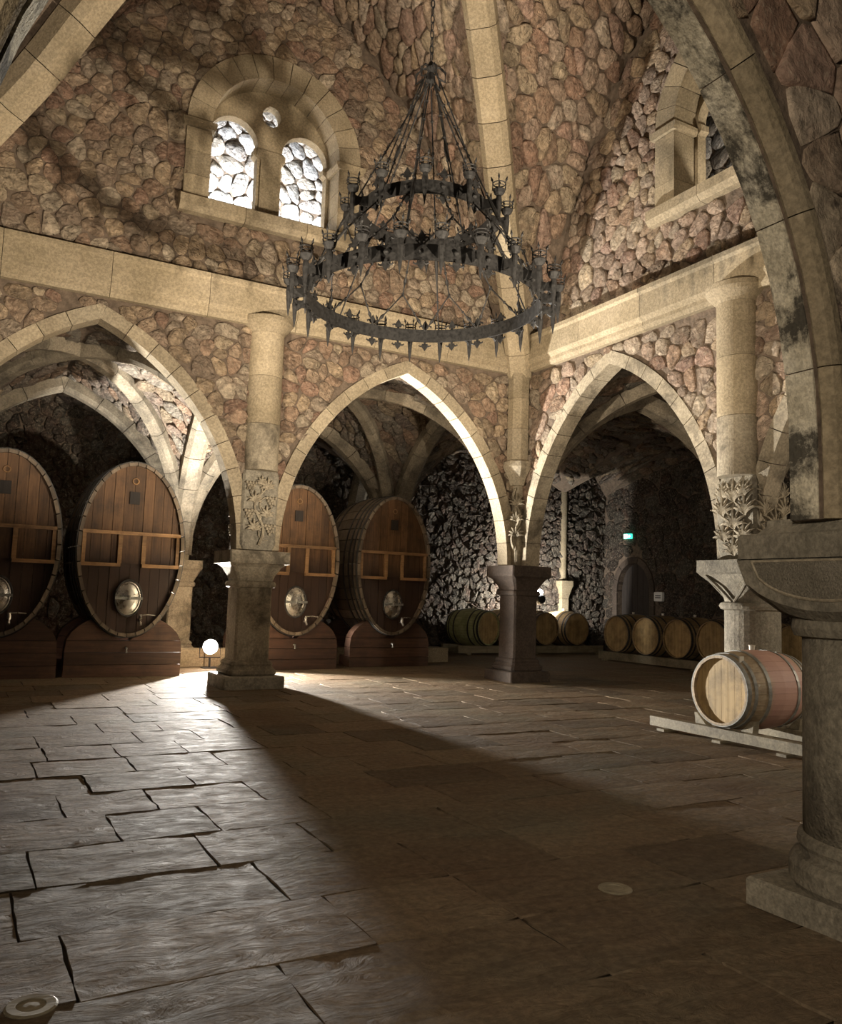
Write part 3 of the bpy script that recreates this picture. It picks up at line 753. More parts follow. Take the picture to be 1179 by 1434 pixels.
def pillar(name, label, loc, square, half, plinth, shaft_top, aba, mat, carved=None, carve_w=.28, top=5.95, upper=None, plinth_h=.2, base_mat=None):
    t = thing(name, label, 'pillar', loc); f = (lambda h, z: sq(h, z)) if square else (lambda h, z: rnd(h, z))
    b = B(); b.loft([sq(plinth, 0, ch=.04), sq(plinth, plinth_h-.02, ch=.04), sq(plinth-.02, plinth_h, ch=.04)]); b.mk('plinth', base_mat or mat, t)
    b = B(); base_torus(b, f, half, plinth_h); b.mk('base', mat, t, smooth=False)
    b = B(); z0 = plinth_h+.24; b.loft([f(half, z0), f(half, shaft_top)]); b.mk('shaft', mat, t)
    b = B(); b.loft([f(half, shaft_top), f(half*1.14, shaft_top+.02), f(half*1.19, shaft_top+.06), f(half*1.14, shaft_top+.1), f(half, shaft_top+.12)]); b.mk('neck_ring', mat, t)
    return t, f
# pillar of the back wall between its two arches
p1, f = pillar('stone_pillar', 'square stone pillar with grapevine carving between the two big cask arches', (-5.25, .22, 0), True, .29, .5, 1.6, .5, M['weather'], base_mat=M['darkstone'])
b = B(); b.loft([sq(.29, 1.7), sq(.32, 1.8), sq(.40, 1.94), sq(.46, 1.99), sq(.5, 2.0, ch=.04), sq(.5, 2.2, ch=.04)]); b.mk('capital', M['weather'], p1)
b = B(); b.loft([sq(.27, 2.2), sq(.30, 2.32), sq(.31, 3.45), sq(.29, 3.53)]); cb = b.mk('carved_block', M['darkstone'], p1)
b = B(); rr = random.Random(3); vine_relief(b, lambda u, v, d: (u, -.31-d, v), .3, 2.3, 3.45, rr); vine_relief(b, lambda u, v, d: (-.31-d, u, v), .3, 2.3, 3.45, rr); b.mk('vine_relief', M['weather'], p1)
for z0, z1 in ((3.53, 4.3), (4.3, 5.1), (5.1, 5.84)):
    b = B(); b.loft([[(x*.29, -.20+y*.29, z) for x, y in [(cos(pi+pi*i/28), sin(pi+pi*i/28)) for i in range(29)]+[(1, .5), (-1, .5)]] for z in (z0+.003, z1-.003)]); b.mk('engaged_shaft', M['lime'] if z0 > 4 else M['weather'], p1)
b = B(); H = [(cos(pi+pi*i/28), sin(pi+pi*i/28)) for i in range(29)]
b.loft([[(x*r, -.20+y*r, z) for x, y in H+[(1, .5), (-1, .5)]] for r, z in ((.29, 5.84), (.31, 5.88), (.40, 5.97), (.43, 6.02), (.43, 6.09), (.38, 6.12))]); b.mk('shaft_cap', M['lime'], p1)
# pillar of the side wall
p2, f = pillar('stone_pillar', 'round stone pillar with acanthus leaf carving behind the wine-stained barrel', (.22, -5.3, 0), False, .37, .52, 1.5, .5, M['darkstone'])
b = B(); rg = []
for q, z in ((0, 1.61), (.15, 1.7), (.45, 1.82), (.8, 1.92), (1, 1.99)):
    ring = []
    for k in range(32):
        a = 2*pi*k/32; cr = (.36*cos(a), .36*sin(a)); m = max(abs(cos(a)), abs(sin(a))); s_ = (.5*cos(a)/m, .5*sin(a)/m); q2 = q**1.4
        ring.append((cr[0]*(1-q2)+s_[0]*q2, cr[1]*(1-q2)+s_[1]*q2, z))
    rg.append(ring)
b.loft(rg); b.mk('bell', M['darkstone'], p2)
b = B()
for k in range(4):
    a = k*pi/2; R_ = Matrix.Rotation(a, 4, 'Z')
    for sx in (-1, 1):     # broad tongue leaves under the abacus corners
        pts = [R_ @ Vector((-.39-.11*q**1.6, sx*(.02+.36*q), 1.62+.36*q)) for q in (0, .2, .4, .6, .8, 1)]
        b.tube(pts, [.02, .022, .025, .026, .024, .02], 6)
b.mk('leaf_tongues', M['darkstone'], p2)
b = B(); b.loft([sq(.5, 1.99, ch=.03), sq(.53, 2.02, ch=.03), sq(.53, 2.19, ch=.03)]); b.mk('abacus', M['darkstone'], p2)
b = B(); b.loft([sq(.30, 2.19), sq(.34, 2.4), sq(.34, 3.25), sq(.30, 3.36)]); b.mk('carved_block', M['darkstone'], p2)
b = B()
for fn in (lambda u, v, d: (-.34-d, u, v), lambda u, v, d: (u, .34+d, v), lambda u, v, d: (u, -.34-d, v)):
    for (u, v, L, sp) in ((0, 2.25, .34, 1.3), (-.17, 2.45, .3, 1.25), (.17, 2.45, .3, 1.25), (0, 2.62, .36, 1.3), (-.19, 2.8, .34, 1.1), (.19, 2.8, .34, 1.1), (0, 3.0, .34, 1.2), (-.18, 3.05, .26, 1.0), (.18, 3.05, .26, 1.0)): leaf_spray(b, (u, v), 0, L, fn, sp, 7)
b.mk('acanthus_relief', M['weather'], p2)
for z0, z1 in ((3.36, 4.2), (4.2, 5.05), (5.05, 5.84)):
    b = B(); b.loft([[(-.24+x*.3, y*.3, z) for x, y in [(-sin(pi*i/28), cos(pi*i/28)) for i in range(29)]+[(.5, -1), (.5, 1)]] for z in (z0+.003, z1-.003)]); b.mk('engaged_shaft', M['lime'] if z0 > 4 else M['weather'], p2)
b = B(); b.loft([[(-.24+x*r, y*r, z) for x, y in [(-sin(pi*i/28), cos(pi*i/28)) for i in range(29)]+[(.5, -1), (.5, 1)]] for r, z in ((.3, 5.84), (.32, 5.88), (.42, 5.97), (.45, 6.02), (.45, 6.09), (.4, 6.12))]); b.mk('shaft_cap', M['lime'], p2)
# corner pillar
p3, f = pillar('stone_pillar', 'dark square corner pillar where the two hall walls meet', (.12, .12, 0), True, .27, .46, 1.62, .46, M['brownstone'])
b = B(); b.loft([sq(.27, 1.72), sq(.3, 1.8), sq(.40, 1.95), sq(.46, 2.0, ch=.05), sq(.46, 2.2, ch=.05)]); b.mk('capital', M['brownstone'], p3)
b = B(); b.loft([sq(.28, 2.2), sq(.30, 2.6), sq(.28, 3.9), sq(.28, 4.1)]); b.mk('carved_block', M['weather'], p3)
b = B()
R45 = Matrix.Rotation(pi/4, 4, 'Z')
b.tube([R45 @ Vector((-.40, .07*sin(q*9), 2.5+1.2*q)) for q in [i/16 for i in range(17)]], [.05-.02*i/16 for i in range(17)], 6)
for z, s_ in ((2.75, 1), (3.05, -1), (3.35, 1)): leaf_spray(b, (0, z), 0, .25, lambda u, v, d: tuple(R45 @ Vector((-.39-d, u, v))), 1.4, 7)
b.mk('scroll_relief', M['weather'], p3)
oc = [(cos(pi/8+pi/4*i), sin(pi/8+pi/4*i)) for i in range(8)]
b = B(); b.loft([[(-.26+x*r, -.26+y*r, z) for x, y in oc] for r, z in ((.14, 3.75), (.19, 3.9), (.27, 4.05), (.29, 4.1), (.29, 4.2), (.23, 4.24))]); b.mk('shaft_base', M['weather'], p3)
for z0, z1 in ((4.24, 4.85), (4.85, 5.45), (5.45, 6.05), (6.05, 6.62)):
    b = B(); b.loft([[(-.26+x*.22, -.26+y*.22, z) for x, y in oc] for z in (z0+.003, z1-.003)]); b.mk('engaged_shaft', M['lime'] if z0 > 4.8 else M['rib'], p3)
# near pillar of the front wall
p4 = thing('stone_pillar', 'thick round stone pillar with cushion capital carrying the lichen-stained arch', 'pillar', (-5.2, -10.62, 0))
b = B(); b.loft([sq(.52, 0, ch=.02), sq(.52, .125, ch=.02), sq(.505, .14, ch=.02)]); b.mk('plinth', M['darkstone'], p4)
b = B(); b.lathe([(.495, .14), (.515, .17), (.515, .25), (.49, .29), (.465, .30), (.465, .33), (.475, .35), (.47, .385), (.445, .40)], n=48); b.mk('base', M['darkstone'], p4)
b = B(); b.lathe([(.445, .40), (.44, .9), (.435, 1.40)], n=48); b.mk('shaft', M['darkstone'], p4, smooth=True)
b = B(); b.lathe([(.435, 1.40), (.475, 1.41), (.49, 1.45), (.48, 1.50), (.44, 1.515)], n=48); b.mk('neck_ring', M['darkstone'], p4)
per = []
for fc in range(4):
    for i in range(16):
        c = -.54+1.08*i/16; R_ = Matrix.Rotation(fc*pi/2, 4, 'Z'); z = 1.80-.26*sqrt(max(0, 1-(c/.54)**2)); per.append((R_ @ Vector((-.54, -c, 0)), z))
b = B(); n = len(per); ringb = []; 
for p, z in per:
    a = atan2(p.y, p.x); ringb.append((.44*cos(a), .44*sin(a), 1.515))
mid = [(p.x*.985*.5+.5*q[0], p.y*.985*.5+.5*q[1], (z+1.515)/2-.035) for (p, z), q in zip(per, ringb)]
b.loft([ringb, mid, [(p.x, p.y, z) for p, z in per], [(p.x, p.y, 1.81) for p, z in per]], cap=False)
b.loft([sq(.54, 1.805, ch=.015), sq(.54, 1.935, ch=.015), sq(.53, 1.945, ch=.015)]); b.mk('cushion_capital', M['darkstone'], p4)
b = B(); b2 = B()
for fc in range(4):
    R_ = Matrix.Rotation(fc*pi/2, 4, 'Z'); fn = lambda u, v, d: tuple(R_ @ Vector((-.54-d, -u, v)))
    o = [(-.44+.88*i/20, 1.795-.20*sqrt(max(0, 1-(2*i/20-1)**2))) for i in range(21)]
    b.prism(o, 0, .006, fn)
    b2.tube([fn(u, v, .004) for u, v in o]+[fn(-.44, 1.795, .004)], .008, 5)
b.mk('lunette_panel', M['hatched'], p4); b2.mk('lunette_rim', M['weather'], p4)
b = B(); b.loft([sq(.50, 1.945), sq(.46, 1.99), sq(.46, 2.02)]); b.mk('impost', M['darkstone'], p4)
# piers standing farther out in the walks
def outer_pier(label, x, y, mat):
    t, f = pillar('stone_pillar', label, (x, y, 0), True, .26, .42, 1.6, .4, mat)
    b = B(); b.loft([sq(.26, 1.7), sq(.38, 1.95), sq(.42, 2.0), sq(.42, 2.18)]); b.mk('capital', mat, t)
    b = B(); b.loft([sq(.16, 2.18), sq(.17, 3.6), sq(.15, 4.2)]); b.mk('upper_shaft', M['rib'], t); return t
kp = thing('stone_pillar', 'slender pale half column against the back wall beside the lamp on the barrel', 'pillar', (KX, KY, 0))
b = B(); b.loft([sq(.2, 0), sq(.2, .2), sq(.15, .26), sq(.15, 1.62)]); b.mk('shaft', M['lime'], kp)
b = B(); b.loft([sq(.15, 1.63), sq(.17, 1.75), sq(.24, 2.0), sq(.26, 2.04), sq(.26, 2.2)]); b.mk('capital', M['lime'], kp)
b = B(); b.loft([rnd(.14, 2.2, n=16), rnd(.12, 2.35, n=16), rnd(.12, 5.6, n=16)]); b.mk('upper_shaft', M['lime'], kp)
outer_pier('pale pier whose ribs fan out behind the rightmost big cask', 0, OY, M['weather'])
outer_pier('pale pier whose ribs fan out in the dark gap between second and third big cask', -5.25, OY, M['weather'])
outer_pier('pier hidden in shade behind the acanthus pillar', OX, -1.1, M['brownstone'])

# ================================================================== BIG CASKS
CA, CB, CZ = .9, 1.53, 2.22
def oval(k, n, off=0): a = 2*pi*k/n; return ((CA+off)*cos(a), CZ+(CB+off)*sin(a))
def make_cask(label):
    t = thing('wine_cask', label, 'cask', (0, 0, 0), 0, 'big oval casks in the back walk')
    NS = 36; prof = [(-.09, 0), (.3, .03), (.9, .06), (1.5, .03), (1.9, 0)]
    for k in range(NS):
        rings = []
        for y, o in prof:
            pa, pb = oval(k+.04, NS, o), oval(k+.96, NS, o); qa, qb = oval(k+.04, NS, o-.06), oval(k+.96, NS, o-.06)
            rings.append([(pa[0], y, pa[1]), (pb[0], y, pb[1]), (qb[0], y, qb[1]), (qa[0], y, qa[1])])
        B().loft(rings).mk('stave', M['cask_stave'], t)
    for y, w_ in ((-.06, .07), (.12, .06), (.3, .06), (.55, .06), (1.3, .06), (1.7, .06)):
        o = float(np.interp(y, [p[0] for p in prof], [p[1] for p in prof])); rings = []
        for yy, e in ((y, .004), (y, .016), (y+w_, .016), (y+w_, .004)): rings.append([(oval(k, 48, o+e)[0], yy, oval(k, 48, o+e)[1]) for k in range(48)])
        B().loft(rings, cap=False).mk('hoop', M['hoop'], t)
    NB = 10
    for i in range(NB):
        x0, x1 = -.85+1.7*i/NB+.003, -.85+1.7*(i+1)/NB-.003; pl = []
        ev = lambda x, s: CZ+s*(CB-.055)*sqrt(max(0, 1-(x/(CA-.045))**2))
        xs = [x0, (x0+x1)/2, x1]; pl = [(x, ev(x, -1)) for x in xs]+[(x, ev(x, 1)) for x in reversed(xs)]
        b = B(); b.prism(pl, .01+.006*(i % 3), .06, lambda u, v, d: (u, d, v)); b.mk('head_board', M['cask_head'], t)
    inner = lambda z: (CA-.05)*sqrt(1-((z-CZ)/(CB-.05))**2)
    w_ = inner(2.49)
    b = B(); b.box((0, -.035, 2.49), (2*w_-.02, .09, .06)); b.mk('top_rail', M['cask_rail'], t)
    for s in (-1, 1):
        w_ = inner(1.93); b = B(); b.box((s*(w_+.17)/2, -.035, 1.93), (w_-.19, .09, .06)); b.mk('lower_rail', M['cask_rail'], t)
        b = B(); b.box((s*.2, -.03, 2.21), (.07, .075, .5)); b.mk('rail_post', M['cask_rail'], t)
        b = B(); b.box((s*(inner(2.2)-.06), -.02, 2.21), (.06, .05, .5)); b.mk('rail_post', M['cask_rail'], t)
    b = B(); b.box((0, -.012, 2.21), (.32, .03, .5)); b.mk('cover_board', M['cask_head'], t)
    b = B(); b.box((0, -.005, 3.12), (.17, .03, .22)); b.mk('brand_mark', M['door'], t)
    b = B(); b.ring(.05, .012, (0, .0, 3.42), axis='Y'); b.mk('bung_ring', M['cask_rail'], t)
    b = B(); E = lambda r, y, n=28: [(r*.19*cos(2*pi*k/n), y, 1.36+r*.27*sin(2*pi*k/n)) for k in range(n)]
    b.loft([E(1.18, .03), E(1.18, -.03), E(1.0, -.045), E(.96, -.02), E(.6, -.05), E(.1, -.07)]); mh = b.mk('manhole_plate', M['steel'], t)
    b = B(); b.ring(1, .07, (0, 0, 0), n=28, m=6, axis='Y'); b.V = [(x*.225, -.035+y*.3, 1.36+z*.31) for x, y, z in b.V]; b.mk('manhole_frame', M['hoop'], t)
    b = B(); b.box((0, -.09, 1.36), (.46, .03, .045)); b.lathe([(.03, 0), (.03, .08)], (0, -.09, 1.33), 10); b.mk('cross_bar', M['galv'], t)
    b = B(); b.tube([(.2, .0, .98), (.2, -.14, .97), (.2, -.2, .90)], .022, 8); b.lathe([(.03, 0), (.035, .05), (.02, .11)], (.2, -.13, .97), 10); b.tube([(.2, -.13, 1.07), (.33, -.15, 1.08), (.45, -.16, 1.07)], .012, 6); b.mk('tap', M['steel'], t)
    return t
def make_cradle(label):
    t = thing('cask_cradle', label, 'cradle', (0, 0, 0), 0, 'cradles under the big casks')
    def ovz(x): return CZ-(CB+.035)*sqrt(max(0, 1-(x/(CA+.03))**2))
    half = [(.97, .46), (.95, .62), (.88, .76), (.77, .87), (.66, .945), (.58, .98)]
    for y0 in (-.02, 1.35):
        for z0, z1 in ((0, .21), (.21, .42)):
            b = B(); b.box((0, y0+.14, (z0+z1)/2), (1.94, .28, z1-z0-.008)); b.mk('board', M['cradle'], t)
        z = .425
        b = B(); b.prism([(-.97, z), (.97, z), (.97, .46), (.95, .62), (-.95, .62), (-.97, .46)], y0, y0+.28, lambda u, v, d: (u, d, v)); b.mk('board', M['cradle'], t)
        for s in (-1, 1):
            pl = [(s*.95, .63), (s*.88, .76), (s*.77, .87), (s*.66, .945), (s*.58, .985)]
            xs = [.55, .45, .35, .25, .12]
            pl += [(s*x, max(.632, ovz(x))) for x in xs]+[(s*.08, .63)]
            b = B(); b.prism(pl, y0, y0+.28, lambda u, v, d: (u, d, v)); b.mk('shoulder_board', M['cradle'], t)
    b = B(); b.tube([(.02, -.02, .5), (.02, -.09, .5), (.02, -.1, .42)], .018, 7); b.mk('drain_tap', M['galv'], t)
    for s in (-1, 1):
        b = B(); b.box((s*.75, .8, .11), (.2, 1.1, .2)); b.mk('runner', M['cradle'], t)
    return t
cask = make_cask(''); crad = make_cradle('')
CK = [(-8.93, 1.9, 'big oval cask cut by the picture edge, farthest from the corner pillar', 'cradle under the big cask cut by the picture edge'),
      (-6.87, 2.0, 'big oval cask standing whole under the first arch, beside the floodlight', 'cradle under the whole cask beside the floodlight'),
      (-3.47, 2.85, 'big oval cask half hidden behind the grapevine pillar', 'cradle under the cask half hidden by the grapevine pillar'),
      (-1.08, 3.2, 'big oval cask next to the dark corner pillar, under the second arch', 'cradle under the cask next to the corner pillar')]
for i, (x, y, lc, lr) in enumerate(CK):
    a = cask if i == 0 else copy_tree(cask); c = crad if i == 0 else copy_tree(crad)
    a.location = (x, y, 0); c.location = (x, y+.03, 0); a['label'] = lc; c['label'] = lr

# ================================================================== BARRELS
def make_barrel(stave_mat, head_mat, hoop_mat, R=.47, r=.405, L=1.15, n=22):
    """axis along +x from the visible head at x = 0"""
    t = thing('wine_barrel', '', 'barrel', (0, 0, 0)); pr = [0, .12, .3, .5, .7, .88, 1]
    rad = lambda q: r+(R-r)*sin(pi*q)**.9
    rings = []; hw = pi/n*.985
    for q in pr:
        a = rad(q); rings.append([(q*L, a*sin(-hw), a*cos(hw)), (q*L, 0, a), (q*L, a*sin(hw), a*cos(hw)), (q*L, (a-.03)*sin(hw), (a-.03)*cos(hw)), (q*L, (a-.03)*sin(-hw), (a-.03)*cos(hw))])
    s0 = B().loft(rings).mk('stave', stave_mat, t, centre=False)
    for k in range(1, n):
        s = s0.copy(); COL.objects.link(s); s.rotation_euler = (2*pi*k/n, 0, 0)
    for q, w_ in ((.0, .055), (.09, .04), (.26, .045), (.695, .045), (.87, .04), (.945, .055)):
        b = B(); a0, a1 = rad(q), rad(q+w_/L)
        b.loft([[(x, rr*cos(2*pi*k/44), rr*sin(2*pi*k/44)) for k in range(44)] for x, rr in ((q*L, a0-.004), (q*L, a0+.008), (q*L+w_, a1+.008), (q*L+w_, a1-.004))], cap=False); b.mk('hoop', hoop_mat, t)
    NB = 8; rh = r-.026
    for e, xx in ((0, .05), (1, L-.075)):
        for i in range(NB):
            y0, y1 = -rh+2*rh*i/NB+.0015, -rh+2*rh*(i+1)/NB-.0015; ys_ = [y0, (y0+y1)/2, y1]; zz = lambda y: sqrt(max(0, rh*rh-y*y))
            pl = [(y, -zz(y)) for y in ys_]+[(y, zz(y)) for y in reversed(ys_)]
            b = B(); b.prism(pl, xx, xx+.025, lambda u, v, d: (d, u, v)); b.mk('head_board', head_mat, t)
    b = B(); b.lathe([(.03, R-.02), (.035, R+.035), (.04, R+.055)], (L*.5, 0, 0), 12); b.mk('bung', M['cream'], t)
    return t
fb = make_barrel(M['barrel_wine'], M['barrel_head'], M['galv'])
fb['label'] = 'wine-stained pink oak barrel lying on the near timber rack'
fb.location = (-1.64, -6.34, .575); 
b = B(); b.box((.085, -.405, -.02), (.03, .02, .14)); b.V = [(x+.09, y*.98-.02, z+.06) for x, y, z in b.V]; b.mk('paper_tag', M['cream'], fb, label='small white paper tag')
bb = B(); bb.box((.105, -.24, .365), (.07, .012, .09)); bb.mk('paper_tag', M['cream'], fb)
far = make_barrel(M['barrel'], M['barrel_head'], M['hoop'], R=.535, r=.47, L=1.25)
BX = 5.95
rowy = [3.78, 2.70, 1.62, .54, -.54, -1.62]
RL = ['first of the row, nearest the doorway', 'second of the row from the doorway', 'third of the row from the doorway', 'fourth from the doorway, half behind the acanthus pillar', 'fifth from the doorway, just past the acanthus pillar', 'sixth from the doorway, mostly behind the thick round pillar']
for i, y in enumerate(rowy):
    o = far if i == 0 else copy_tree(far)
    o.location = (BX, y, .73); o['label'] = 'oak barrel on the low rack, '+RL[i]; o['group'] = 'barrels in the row by the doorway'
gb = make_barrel(M['barrel_green'], M['barrel_head'], M['hoop'], R=.535, r=.47, L=1.25)
gb.location = (3.58, 6.3, .73); gb.rotation_euler = (0, 0, pi/2+.26); gb['label'] = 'greenish barrel standing free beside the big cask'; gb['group'] = 'barrels against the back wall'
for x, l in ((4.6, 'barrel against the back wall just beside the corner pillar, next to the greenish one'), (5.7, 'pale barrel peeping out past the corner pillar'), (6.85, 'barrel at the end of the back row, just below the bright lamp')):
    o = copy_tree(far); o.location = (x, 6.45-(.3 if x > 7 else 0), .73); o.rotation_euler = (0, 0, pi/2+.05); o['label'] = l; o['group'] = 'barrels against the back wall'
# racks
def rack(label, x, y0, y1, dx, h, w_, along='Y'):
    t = thing('barrel_rack', label, 'rack', (0, 0, 0))
    for d in (.12, dx):
        b = B(); b.box((x+d, (y0+y1)/2, h/2+.03), (w_, y1-y0, h)) if along == 'Y' else b.box(((y0+y1)/2, x+d, h/2+.03), (y1-y0, w_, h)); b.mk('rail', M['rack'], t)
    n = 3
    for i in range(n):
        yy = y0+.3+(y1-y0-.6)*i/(n-1); b = B(); b.box((x+dx/2+.05, yy, .015), (dx+.2, .12, .03)) if along == 'Y' else b.box((yy, x+dx/2+.05, .015), (.12, dx+.2, .03)); b.mk('cross_piece', M['rack'], t)
    return t
r1 = rack('weathered timber rack under the wine-stained barrel', -1.75, -7.6, -5.28, .95, .115, .10)
for yy in (-5.93, -6.75):
    for xx in (-1.52, -.72):
        b = B(); s = 1 if yy > -6.3 else -1
        b.prism([(0, .13), (s*-.17, .13), (s*-.02, .27), (s*.02, .27)], -.05, .05, lambda u, v, d: (xx+d, yy+u, v)); b.mk('chock', M['rack'], r1)
rack('long low rack under the row of barrels by the doorway', 5.93, -2.4, 4.5, 0.95, .205, .12)
rack('low rack under the barrels against the back wall', 6.42, 2.7, 7.9, 0.95, .205, .12, 'X')

# ================================================================== CHANDELIER
ch = thing('chandelier', 'two-tiered black wrought iron chandelier hanging from the vault', 'chandelier', (-5.17, -5.32, 0))
ZL, ZU = 4.86, 5.82
RL_, RU = 1.31, .73
def band(r, z, h, n=72):
    b = B(); b.loft([[(rr*cos(2*pi*k/n), rr*sin(2*pi*k/n), zz) for k in range(n)] for rr, zz in ((r, z-h/2), (r, z+h/2), (r-.018, z+h/2), (r-.018, z-h/2), (r, z-h/2))], cap=False); return b
band(RL_, ZL, .16).mk('lower_ring', M['iron'], ch); band(RU, ZU, .15).mk('upper_ring', M['iron'], ch)
def holder(name, R, z):
    b = B(); a = R+.18
    b.lathe([(.004, -.29), (.018, -.20), (.028, -.08), (.034, -.02), (.03, .03), (.026, .05), (.055, .075), (.068, .11), (.066, .12), (.02, .12)], (a, 0, z), 10)
    b.ring(.07, .007, (a, 0, z+.185), 14, 5); b.ring(.07, .005, (a, 0, z+.15), 14, 4)
    for k in range(4):
        th = k*pi/2+.4; x, y = a+.07*cos(th), .07*sin(th); o = Vector((cos(th), sin(th), 0))
        b.tube([(x, y, z+.11), (x, y, z+.21)], .006, 5); P = Vector((x, y, z+.21)); b.tube([P, P+o*.008+Vector((0, 0, .02)), P+o*.02+Vector((0, 0, .06))], [.005, .014, .002], 5)
    b.prism([(R-.01, z-.06), (R+.05, z-.07), (R+.10, z-.06), (a, z-.11), (a, z+.03), (R+.1, z+.02), (R-.01, z+.06)], -.012, .012, lambda u, v, d: (u, d, v))
    return b.mk(name, M['iron'], ch, centre=False)
def fleur(R, z):
    b = B(); a = R+.012; fn = lambda u, v, d: (a+d, u, v)
    for s, z0, L in ((1, z+.07, .14), (-1, z-.07, .12)):
        b.prism([(-.014, z0), (.014, z0), (.014, z0+s*L*.35), (.038, z0+s*L*.55), (0, z0+s*L), (-.038, z0+s*L*.55), (-.014, z0+s*L*.35)], -.006, .008, fn)
        for q in (-1, 1): b.tube([fn(q*.012, z0+s*L*.3, 0), fn(q*.05, z0+s*L*.5, 0), fn(q*.075, z0+s*L*.42, 0), fn(q*.07, z0+s*L*.28, 0)], [.008, .012, .01, .004], 5)
        b.box((a, 0, z0+s*L*.32), (.02, .075, .02))
    b.blob((a+.004, 0, z), .028, 7, 4)
    return b.mk('fleur_finial', M['iron'], ch, centre=False)
for R, z, n, off in ((RL_, ZL, 24, .13), (RU, ZU, 12, .0)):
    h0 = holder('candle_holder', R, z); f0 = fleur(R, z)
    h0.rotation_euler.z = off; f0.rotation_euler.z = off+pi/n
    for k in range(1, n):
        for o, e in ((h0, off), (f0, off+pi/n)):
            c = o.copy(); COL.objects.link(c); c.rotation_euler.z = e+2*pi*k/n
def rod(b, p, q, links=3):
    p, q = Vector(p), Vector(q); b.tube([p, q], .009, 5)
    for i in range(1, links):
        c = p.lerp(q, i/links); b.blob(c, .02, 6, 4)
    m0, m1 = p.lerp(q, .62), p.lerp(q, .80); b.tube([m0, (m0+m1)/2, m1], [.008, .024, .008], 6)
pol = lambda r, a, z: (r*cos(a), r*sin(a), z)
HUB = 7.5
for k in range(6):
    a = .13+pi/12+k*pi/3; b = B(); rod(b, pol(.09, a, HUB), pol(RU-.02, a, ZU+.07), 5); b.mk('hanging_rod', M['iron'], ch)
for k in range(6):
    a = .13+pi/4+k*pi/3; b = B(); rod(b, pol(.05, a, HUB-.1), pol(RL_-.02, a, ZL+.08), 8); b.mk('hanging_rod', M['iron'], ch)
for k in range(12):
    a = .13+k*pi/6+pi/24; n_ = pol(1.12, a, 5.32); b = B(); rod(b, pol(RU, a, ZU-.07), n_, 2)
    for s in (-1, 1): rod(b, n_, pol(RL_-.01, a+s*pi/12, ZL+.06), 2)
    b.ring(.025, .007, n_, 8, 4, 'X'); b.mk('y_strut', M['iron'], ch)
b = B()
for k in range(6):
    a = k*pi/3+.39; b.tube([pol(.0, a, HUB+.12), pol(.10, a, HUB+.12), pol(.17, a, HUB+.05), pol(.17, a, HUB-.06), pol(.10, a, HUB-.02)], .014, 6)
b.lathe([(.01, -.12), (.05, -.04), (.03, .06), (.06, .12), (.02, .2)], (0, 0, HUB), 12); b.mk('hub', M['iron'], ch)
b = B(); z = HUB+.2; k = 0
while z < 12.1:
    cpt = (0, 0, z+.05); b.tube([(.022*cos(q)*(1 if k % 2 else 0), .022*cos(q)*(0 if k % 2 else 1), z+.055+.06*sin(q)) for q in [i*pi/4 for i in range(9)]], .0075, 4); z += .095; k += 1
b.mk('chain', M['iron'], ch)
# ================================================================== LAMPS, SIGNS, SMALL THINGS
def flood(label, loc, aim, h, z0=0):
    t = thing('floodlight', label, 'lamp', (loc[0], loc[1], 0)); d = (Vector(aim)-Vector(loc)).normalized(); z = Vector((0, 0, 1)); s = d.cross(z).normalized(); u = s.cross(d)
    P = lambda a, bq, c: Vector((0, 0, loc[2]))+s*a+u*bq+d*c
    C16 = [(cos(2*pi*k/18), sin(2*pi*k/18)) for k in range(18)]
    b = B(); b.loft([[P(x*r, y*r, dd) for x, y in C16] for r, dd in ((.07, -.16), (.12, -.13), (.15, -.05), (.16, .0), (.145, .004))]); b.mk('housing', M['black'], t)
    b = B(); b.loft([[P(x*r, y*r, dd) for x, y in C16] for r, dd in ((.143, .005), (.12, .02), (.05, .03))]); b.mk('lamp_glass', M['lamp_glow'], t)
    b = B(); b.tube([P(-.2, 0, -.06), P(-.2, -.2, -.06), P(.2, -.2, -.06), P(.2, 0, -.06)], .012, 6); b.mk('bracket', M['black'], t)
    b = B(); b.tube([(0, 0, z0+.02), (0, 0, loc[2]-.2)], .022, 8); b.box((0, 0, z0+.012), (.30 if z0 == 0 else .14, .24, .024)); b.mk('stand', M['black'], t); return t
flood('glaring floodlight low on the floor in the gap between two big casks', LAMP1, (LAMP1[0]-.9, LAMP1[1]-4, 1.1), .42)
f2 = flood('bright floodlight standing on a barrel, turned to the back wall', LAMP2, (5.9, 9, 1.9), 1.6, 1.283)
b = B(); b.blob((.0, .0, LAMP2[2]+.2), (.09, .09, .08), 12, 8); b.mk('glare_ball', M['lamp_glow'], f2)  # added glowing ball, stands in for the glare around this lamp
b = B(); b.tube([(-4.80, 3.2, .012), (-4.62, 3.0, .012), (-4.55, 2.75, .012), (-4.65, 2.5, .012), (-4.85, 2.45, .012), (-4.95, 2.6, .012)], .012, 6)
cb_ = b.mk('cable', M['black']); cb_['label'] = 'thin black power cable trailing from the glaring floodlight'; cb_['category'] = 'cable'
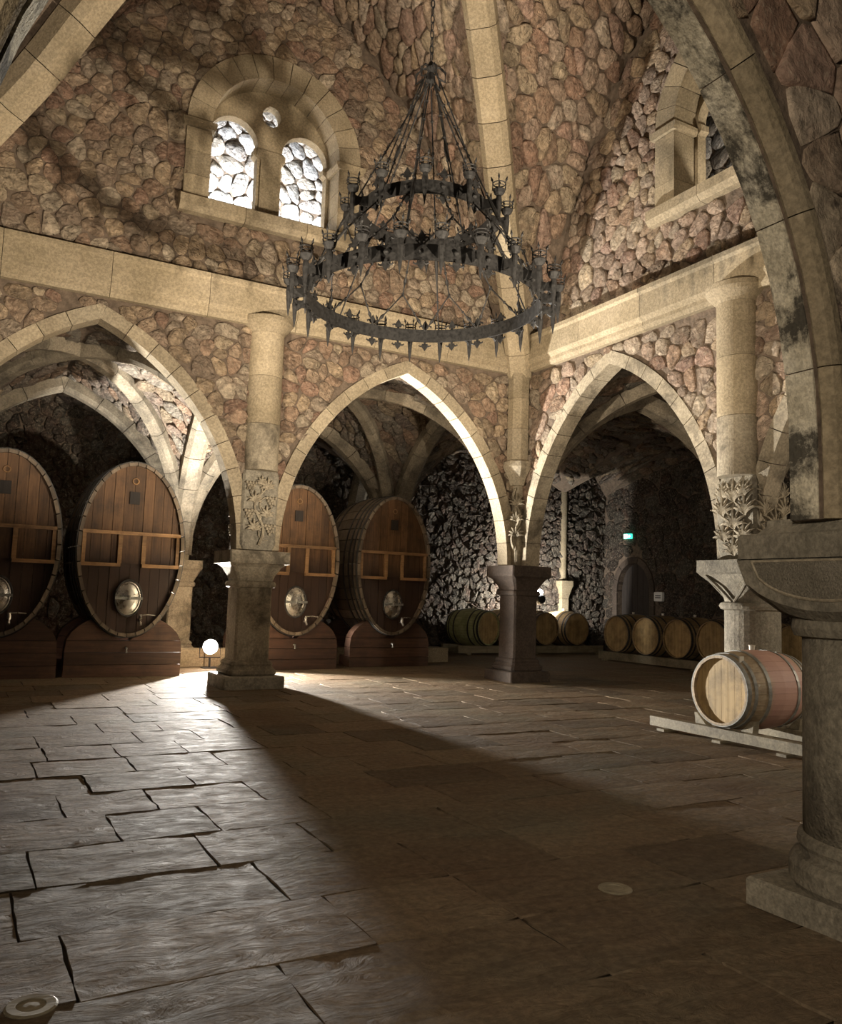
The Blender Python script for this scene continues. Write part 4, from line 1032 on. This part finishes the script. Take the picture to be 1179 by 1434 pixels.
ex = thing('exit_sign', 'small glowing green emergency exit sign above the dark doorway', 'sign', (9.1, 6.72, 3.68))
b = B(); b.box((0, 0, 0), (.08, .32, .16)); b.mk('sign_box', M['green_glow'], ex)
b = B(); b.box((-.045, .10, 0), (.012, .07, .13)); b.mk('doorway_symbol', M['white_glow'], ex)
b = B(); fn = lambda u, v, d: (-.042-d, -u, v)
b.blob((-.05, .005, .055), .016, 6, 4); b.tube([(-.05, 0, .035), (-.05, .005, -.015)], .014, 6); b.tube([(-.05, .005, -.015), (-.05, .03, -.04), (-.05, .025, -.07)], .009, 5); b.tube([(-.05, .005, -.015), (-.05, -.03, -.05), (-.05, -.05, -.055)], .009, 5); b.tube([(-.05, .035, .0), (-.05, .0, .03), (-.05, -.035, .01)], .008, 5); b.mk('running_figure', M['white_glow'], ex)
b = B(); b.prism([(.06, .015), (.10, .015), (.10, .045), (.15, 0), (.10, -.045), (.10, -.015), (.06, -.015)], 0, .008, fn); b.mk('arrow', M['white_glow'], ex)
ns = thing('notice_plate', 'small white notice plate on the wall past the doorway', 'sign', (9.1, 5.38, 1.78))
b = B(); b.loft([[(x, .17*cx_, .14*cz_) for cx_, cz_ in ((-1, -.85), (-.85, -1), (.85, -1), (1, -.85), (1, .85), (.85, 1), (-.85, 1), (-1, .85))] for x in (.06, -.03)]); b.mk('plate', M['white'], ns)
b = B()
for z in (.03, -.03): b.box((-.034, 0, z), (.008, .22, .03))
b.mk('printed_lines', M['black'], ns)
for x, y, l, r in ((-6.22, -9.66, 'round metal floor uplight set in the slabs near the thick pillar plinth', .085), (-9.12, -9.74, 'round metal floor uplight set in the slabs far from any pillar', .085)):
    t = thing('floor_uplight', l, 'lamp', (x, y, 0))
    b = B(); b.lathe([(r*.55, -.02), (r*.62, .007), (r, .008), (r+.008, .003), (r+.008, -.02)], n=28, cap=False); b.mk('trim_ring', M['rack'], t)
    b = B(); b.lathe([(r*.6, .003), (r*.3, .006), (.003, .007)], n=24, cap=True); b.mk('glass', M['rack'], t)
